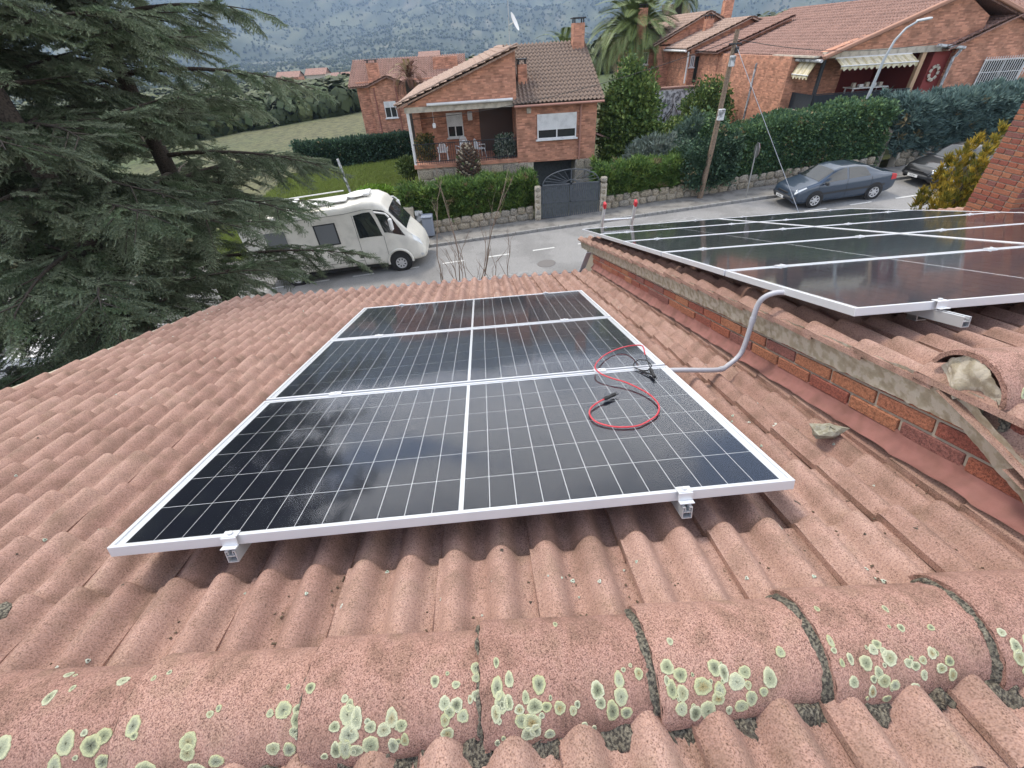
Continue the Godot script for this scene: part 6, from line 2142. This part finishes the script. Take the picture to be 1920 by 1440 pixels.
func palm(label: String, base: Vector3, h: float, r: float, fronds: int, trunk_r: float) -> void:
	var o := thing("palm_tree", label, "palm", "palms beyond the houses")
	var g := Geo.new()
	var path := PackedVector3Array()
	var rr := PackedFloat32Array()
	for k in 24:
		var t := k / 23.0
		path.append(base + Vector3(0, h * t, 0))
		rr.append(trunk_r * (1.15 if k % 2 else 0.95) * (1.3 if t > 0.86 else 1.0))
	g.tube(path, rr, 10)
	gpart(o, "trunk", g, M.bark)
	for k in fronds:
		var a := k * 2.399
		var el := lerpf(1.15, -0.75, pow((k + 0.5) / fronds, 0.8))
		var b := Basis(Vector3.UP, a) * Basis(Vector3.RIGHT, -el) * Basis(Vector3.BACK, rng.randf_range(-0.4, 0.4))
		part(o, "frond", M.frond, M.palm_dead if el < -0.68 else M.palm_leaf, Transform3D(b.scaled(Vector3.ONE * r / 2.3 * rng.randf_range(0.85, 1.1)), base + Vector3(0, h, 0)))

func bare_tree(label: String, at: Vector3, h: float, sd: int, spread: float) -> void:
	var o := thing("bare_sapling", label, "sapling", "leafless saplings below the eave")
	rng.seed = sd
	var g := Geo.new()
	var todo := []
	for k in 4:
		todo.append([at + Vector3(rng.randfn() * 0.05, 0, rng.randfn() * 0.05), Vector3(rng.randfn() * 0.09, 1, rng.randfn() * 0.09).normalized(), h * rng.randf_range(0.55, 0.7), 0.030, 0])
	while todo.size():
		var b: Array = todo.pop_back()
		var p: Vector3 = b[0]
		var d: Vector3 = b[1]
		var pts := PackedVector3Array([p])
		for q in 6:
			p += d * b[2] / 6.0
			d = (d + Vector3(rng.randfn(), rng.randfn() * 0.5 + 0.3, rng.randfn()) * 0.06).normalized()
			pts.append(p)
			if b[4] < 3 and q > 1 and rng.randf() < 0.75:
				todo.append([p, (d + Vector3(rng.randfn(), 0.2, rng.randfn()) * spread).normalized(), b[2] * rng.randf_range(0.3, 0.5), b[3] * 0.5, b[4] + 1])
		g.tube(pts, PackedFloat32Array([b[3], b[3] * 0.85, b[3] * 0.75, b[3] * 0.65, b[3] * 0.55, b[3] * 0.45, b[3] * 0.3]), 5, false)
	gpart(o, "branches", g, M.twig)

func build_plants() -> void:
	M.twig = mat(lin(0.24, 0.18, 0.14), 0.9)
	M.sprig = sprig_mesh()
	M.frond = frond_mesh()
	M.palm_leaf = leafmat(lin(0.135, 0.180, 0.060), 0.5, 0.2)
	M.palm_dead = leafmat(lin(0.40, 0.34, 0.20), 0.8, 0.1)
	cedar("huge dark cedar with the thick trunk at the picture's edge", Vector3(-9.2, -0.6, -9.6), 17.0, 0.50, Vector3(0.3, 0, 0), 74, 2.2, 5.2, 11, 1.1)
	cedar("cedar standing closest to the roof corner", Vector3(-6.9, -0.4, -8.2), 13.0, 0.24, Vector3(-0.2, 0, -0.4), 60, 1.6, 3.5, 23, 1.3)
	cedar("slender cedar reaching over the motorhome", Vector3(-7.5, -0.3, -12.4), 15.0, 0.24, Vector3(0.2, 0, 0.2), 58, 3.0, 4.7, 41, 1.5)
	rng.seed = 404
	palm("tall palm with full green crown beside the terrace house", Vector3(14.3, 1.0, -47.0), 5.9, 4.0, 96, 0.36)
	palm("palm crown showing between the rooftops farther back", Vector3(25.2, 1.0, -66.0), 8.9, 3.0, 44, 0.3)
	palm("low palm crown just behind the porch house", Vector3(7.4, -1.0, -42.0), 6.9, 2.6, 40, 0.3)
	# stumpy palm stripped of its fronds
	var sp := thing("pruned_palm", "stout pruned palm trunk covered in cut frond stubs before the porch", "palm")
	var g := Geo.new()
	var c := Vector3(-0.42, 0.2, -24.6)
	g.lathe(PackedVector2Array([Vector2(0.36, 0.0), Vector2(0.46, 0.9), Vector2(0.52, 1.9), Vector2(0.40, 2.7), Vector2(0.12, 3.1), Vector2(0.001, 3.12)]), 14, c)
	gpart(sp, "trunk", g, M.bark)
	var stub := Geo.new()
	stub.colored = true
	stub.tint = Color(1, 1, 1)
	stub.bevel(Vector3(0, 0.07, 0.03), Vector3(0.11, 0.16, 0.035), 0.012, Basis(Vector3.RIGHT, 0.5))
	var places := []
	var tints := PackedColorArray()
	for k in 420:
		var t := k / 420.0
		var a := k * 2.399
		var y := 0.25 + t * 2.75
		var r := 0.44 + 0.10 * sin(t * PI) - (0.30 * smoothstep(0.8, 1.0, t))
		places.append(Transform3D(Basis(Vector3.UP, a) * Basis(Vector3.RIGHT, 0.25), c + Vector3(sin(a) * r, y, cos(a) * r)))
		var q := rng.randf()
		var col := Color(0.10, 0.055, 0.035)
		if q < 0.22: col = Color(0.42, 0.36, 0.27)
		elif q < 0.40 and t > 0.45 and t < 0.85: col = Color(0.10, 0.14, 0.05)
		tints.append(col * rng.randf_range(0.7, 1.2))
	var lm := mat(Color.WHITE, 0.9)
	lm.vertex_color_use_as_albedo = true
	copies(sp, "frond_stub", stub.mesh(), lm, places, tints, true)
	# dry palm head on the left roof line
	var dp := thing("withered_palm", "withered brown palm head above the porch house roof edge", "palm")
	var dt := Geo.new()
	dt.tube(PackedVector3Array([Vector3(-4.9, -0.6, -41.0), Vector3(-4.5, 5.2, -41.0)]), PackedFloat32Array([0.3, 0.34]), 10)
	gpart(dp, "trunk", dt, M.bark)
	M.frond_dead = leafmat(lin(0.13, 0.065, 0.045), 0.9, 0.05)
	for k in 34:
		var b := Basis(Vector3.UP, k * 2.399) * Basis(Vector3.RIGHT, -lerpf(1.0, -1.0, k / 34.0))
		part(dp, "frond", M.frond, M.frond_dead if k % 5 else M.palm_dead, Transform3D(b.scaled(Vector3.ONE * 0.72), Vector3(-4.5, 5.3, -41.0)))
	# shrubs
	var bright := [Color(0.095, 0.140, 0.035), Color(0.075, 0.120, 0.034), Color(0.115, 0.150, 0.040), Color(0.050, 0.085, 0.030)]
	shrub("tall_shrub", "tall bright green laurel between the porch house and the whitewashed wall", Vector3(8.3, 0.7, -26.8), Vector3(1.35, 2.75, 1.3), bright, M.leafy, 2600, 2.4)
	shrub("tall_shrub", "bushy evergreen at the end of the whitewashed wall", Vector3(15.4, 1.2, -33.0), Vector3(1.5, 1.7, 1.2), bright, M.leafy, 1100, 2.2)
	var silver := [Color(0.155, 0.185, 0.150), Color(0.125, 0.155, 0.125), Color(0.18, 0.205, 0.175)]
	shrub("silver_shrub", "pale silvery shrub sprawling behind the cypress hedge", Vector3(9.3, 0.6, -24.7), Vector3(1.7, 1.25, 1.0), silver, M.spray, 1300, 1.5, "", 0.0, 0.2)
	shrub("silver_shrub", "grey-green upright shrub next to the dark pole hedge", Vector3(11.4, 0.7, -25.2), Vector3(1.0, 1.6, 0.9), [Color(0.085, 0.125, 0.095), Color(0.07, 0.105, 0.075)], M.spray, 900, 1.4)
	shrub("garden_shrub", "yellow-green shrub on the slope before the whitewashed wall", Vector3(12.6, 0.8, -29.5), Vector3(2.6, 1.1, 1.6), bright, M.leafy, 1300, 2.0)
	shrub("round_bush", "small round clipped bush on the lawn beside the hedge", Vector3(-4.65, -0.3, -24.0), Vector3(0.45, 0.45, 0.45), [Color(0.022, 0.045, 0.020), Color(0.030, 0.055, 0.024)], M.leafy, 420, 1.2, "", 0.55)
	shrub("flowering_bush", "yellow flowering shrub on the lawn behind the motorhome", Vector3(-8.3, -0.6, -26.5), Vector3(0.45, 0.4, 0.4), [Color(0.45, 0.30, 0.02), Color(0.14, 0.16, 0.03)], M.leafy, 300, 1.3)
	shrub("lawn_plant", "bright low green plant patch on the lawn", Vector3(-6.6, -0.5, -30.5), Vector3(1.1, 0.4, 0.7), [Color(0.16, 0.27, 0.03), Color(0.13, 0.22, 0.03)], M.leafy, 420, 1.6)
	shrub("young_tree", "young pollarded tree against the porch corner", Vector3(-3.8, -0.3, -27.4), Vector3(0.55, 0.35, 0.5), [Color(0.06, 0.09, 0.03), Color(0.08, 0.11, 0.03)], M.leafy, 300, 1.5, "", 1.9)
	shrub("porch_plant", "leafy potted plants crowding the porch railing by the wing", Vector3(1.6, 2.2, -26.5), Vector3(0.45, 0.55, 0.3), [Color(0.03, 0.055, 0.03), Color(0.20, 0.22, 0.17)], M.leafy, 260, 1.5)
	shrub("porch_plant", "tall potted plant at the porch post", Vector3(-2.7, 2.2, -27.2), Vector3(0.4, 0.6, 0.35), [Color(0.04, 0.06, 0.03), Color(0.14, 0.10, 0.03)], M.leafy, 240, 1.5)
	# golden conifer by the large array
	var gold := [Color(0.24, 0.175, 0.022), Color(0.17, 0.145, 0.024), Color(0.10, 0.105, 0.022), Color(0.30, 0.21, 0.03)]
	var gt := thing("golden_conifer", "golden-yellow conifer rising behind the far eave by the chimney", "tree")
	var trk := Geo.new()
	var gb := Vector3(10.2, 0.5, -9.1)
	bar(trk, gb, gb + Vector3(0, 4.2, 0), 0.09, 8)
	gpart(gt, "trunk", trk, M.bark)
	var pl := []
	var tn := PackedColorArray()
	for k in 15:
		var oa := k * 2.399
		var orad := 0.75 * sqrt((k + 0.2) / 15.0)
		var top := lerpf(4.9, 3.1, (k + 0.0) / 15.0) + rng.randf_range(-0.25, 0.25)
		for q in 270:
			var t := rng.randf()
			var y := lerpf(0.6, top, t)
			var a := rng.randf() * TAU
			var r := 0.24 * pow(1.0 - t, 0.55) * sqrt(rng.randf_range(0.2, 1.0)) + 0.015
			var d := Vector3(cos(a) * 0.3, 1.0, sin(a) * 0.3).normalized()
			pl.append(Transform3D(Basis(Quaternion(Vector3.UP, d) * Quaternion(Vector3.UP, rng.randf() * TAU)).scaled(Vector3(0.7, 1.0, 0.7) * rng.randf_range(0.5, 0.9)), gb + Vector3(cos(oa) * orad * (0.6 + 0.4 * t) + cos(a) * r, y, sin(oa) * orad * (0.6 + 0.4 * t) + sin(a) * r)))
			var cc: Color = gold[rng.randi_range(0, 3)]
			var v := rng.randf_range(1.0, 1.8)
			tn.append(Color(cc.r * v, cc.g * v, cc.b * v))
	copies(gt, "crown", M.spray, M.leaf, pl, tn, true)
	bare_tree("leafless sapling with upright twigs just past the eave", Vector3(-0.80, 0.0, -9.6), 5.6, 5, 0.3)
	bare_tree("smaller leafless sapling beside the taller one past the eave", Vector3(0.02, 0.0, -9.4), 3.9, 9, 0.32)
	bare_tree("thin leafless shrub by the roof's outer corner under the cedars", Vector3(-6.2, -0.3, -5.6), 3.9, 14, 0.6)
	rng.seed = 505
	# lawn
	var gp := []
	var gtint := PackedColorArray()
	for k in 22000:
		var x := rng.randf_range(-16.0, -3.3)
		var z := rng.randf_range(-43.0, -22.2)
		gp.append(Transform3D(Basis(Vector3.UP, rng.randf() * TAU).scaled(Vector3.ONE * rng.randf_range(1.2, 2.2)), Vector3(x, gh(x, z) - 0.05, z)))
		var v := rng.randf_range(0.75, 1.25)
		gtint.append(Color(0.180, 0.230, 0.046) * v)
	var lw := copies(self, "lawn_grass", M.blade, M.leaf, gp, gtint, true)
	lw.set_meta("label", "bright green lawn grass beside the porch house")
	lw.set_meta("category", "grass")

func sky_image() -> Image:
	var w := 1024
	var h := 512
	var im := Image.create(w, h, false, Image.FORMAT_RGBF)
	var f := FastNoiseLite.new()
	f.seed = 21
	f.frequency = 0.55
	f.fractal_octaves = 6
	f.domain_warp_enabled = true
	f.domain_warp_amplitude = 0.6
	f.domain_warp_frequency = 0.5
	for y in h:
		var el := PI * (0.5 - (y + 0.5) / h)
		for x in w:
			var az := TAU * (x + 0.5) / w
			var d := Vector3(cos(el) * sin(az), sin(el), cos(el) * cos(az))
			var e := maxf(d.y, 0.0)
			var q := Vector3(d.x, 0.35 * e, d.z) / (e + 0.22) * 1.1
			var m := f.get_noise_3dv(q)
			var cover := smoothstep(-0.16, 0.14, m + 0.16)
			var thick := smoothstep(-0.05, 0.5, f.get_noise_3dv(q * 0.9 + Vector3(11, 3, 5)))
			var blue := Color(0.30, 0.47, 0.84).lerp(Color(0.66, 0.76, 0.92), pow(1.0 - e, 3.0))
			var cloud := Color(1.55, 1.55, 1.57).lerp(Color(0.80, 0.83, 0.88), thick)
			var c := blue.lerp(cloud, cover)
			if d.y < 0.0: c = Color(0.5, 0.5, 0.5)
			im.set_pixel(x, y, c)
	return im

func _ready() -> void:
	rng.seed = 7
	var cam := Camera3D.new()
	cam.name = "camera"
	cam.transform = Transform3D(Basis(Vector3(0.99546267, -0.04839714, 0.08192554), Vector3(0.08842511, 0.78851419, -0.60862663), Vector3(-0.03514366, 0.61310936, 0.78921596)).orthonormalized(), Vector3(0, 7.2, 0))
	cam.fov = 81.887
	cam.near = 0.05
	cam.far = 20000.0
	add_child(cam)
	cam.current = true
	var env := Environment.new()
	env.background_mode = Environment.BG_SKY
	var sky := Sky.new()
	var sm := PanoramaSkyMaterial.new()
	sm.panorama = ImageTexture.create_from_image(sky_image())
	sky.sky_material = sm
	env.sky = sky
	env.sky_rotation = Vector3(0, 3.1, 0)
	env.background_energy_multiplier = 1.0
	env.tonemap_mode = Environment.TONE_MAPPER_LINEAR
	env.tonemap_exposure = 1.55
	env.fog_enabled = true
	env.fog_density = 0.00017
	env.fog_light_color = Color(0.72, 0.84, 1.0)
	env.sdfgi_enabled = true
	env.ssao_enabled = true
	env.ssil_enabled = true
	var we := WorldEnvironment.new()
	we.name = "world"
	we.environment = env
	add_child(we)
	var sun := DirectionalLight3D.new()
	sun.name = "sun"
	sun.light_energy = 0.6
	sun.light_color = Color(1.0, 0.96, 0.9)
	sun.light_angular_distance = 10.0
	sun.shadow_enabled = true
	sun.look_at_from_position(Vector3(-4, 9, -3.5), Vector3.ZERO)
	add_child(sun)
	common_materials()
	more_materials()
	build_ground()
	build_foreground()
	build_walls_and_hedges()
	build_porch_house()
	build_left_house()
	build_right_houses()
	build_vehicles()
	build_furniture()
	build_plants()
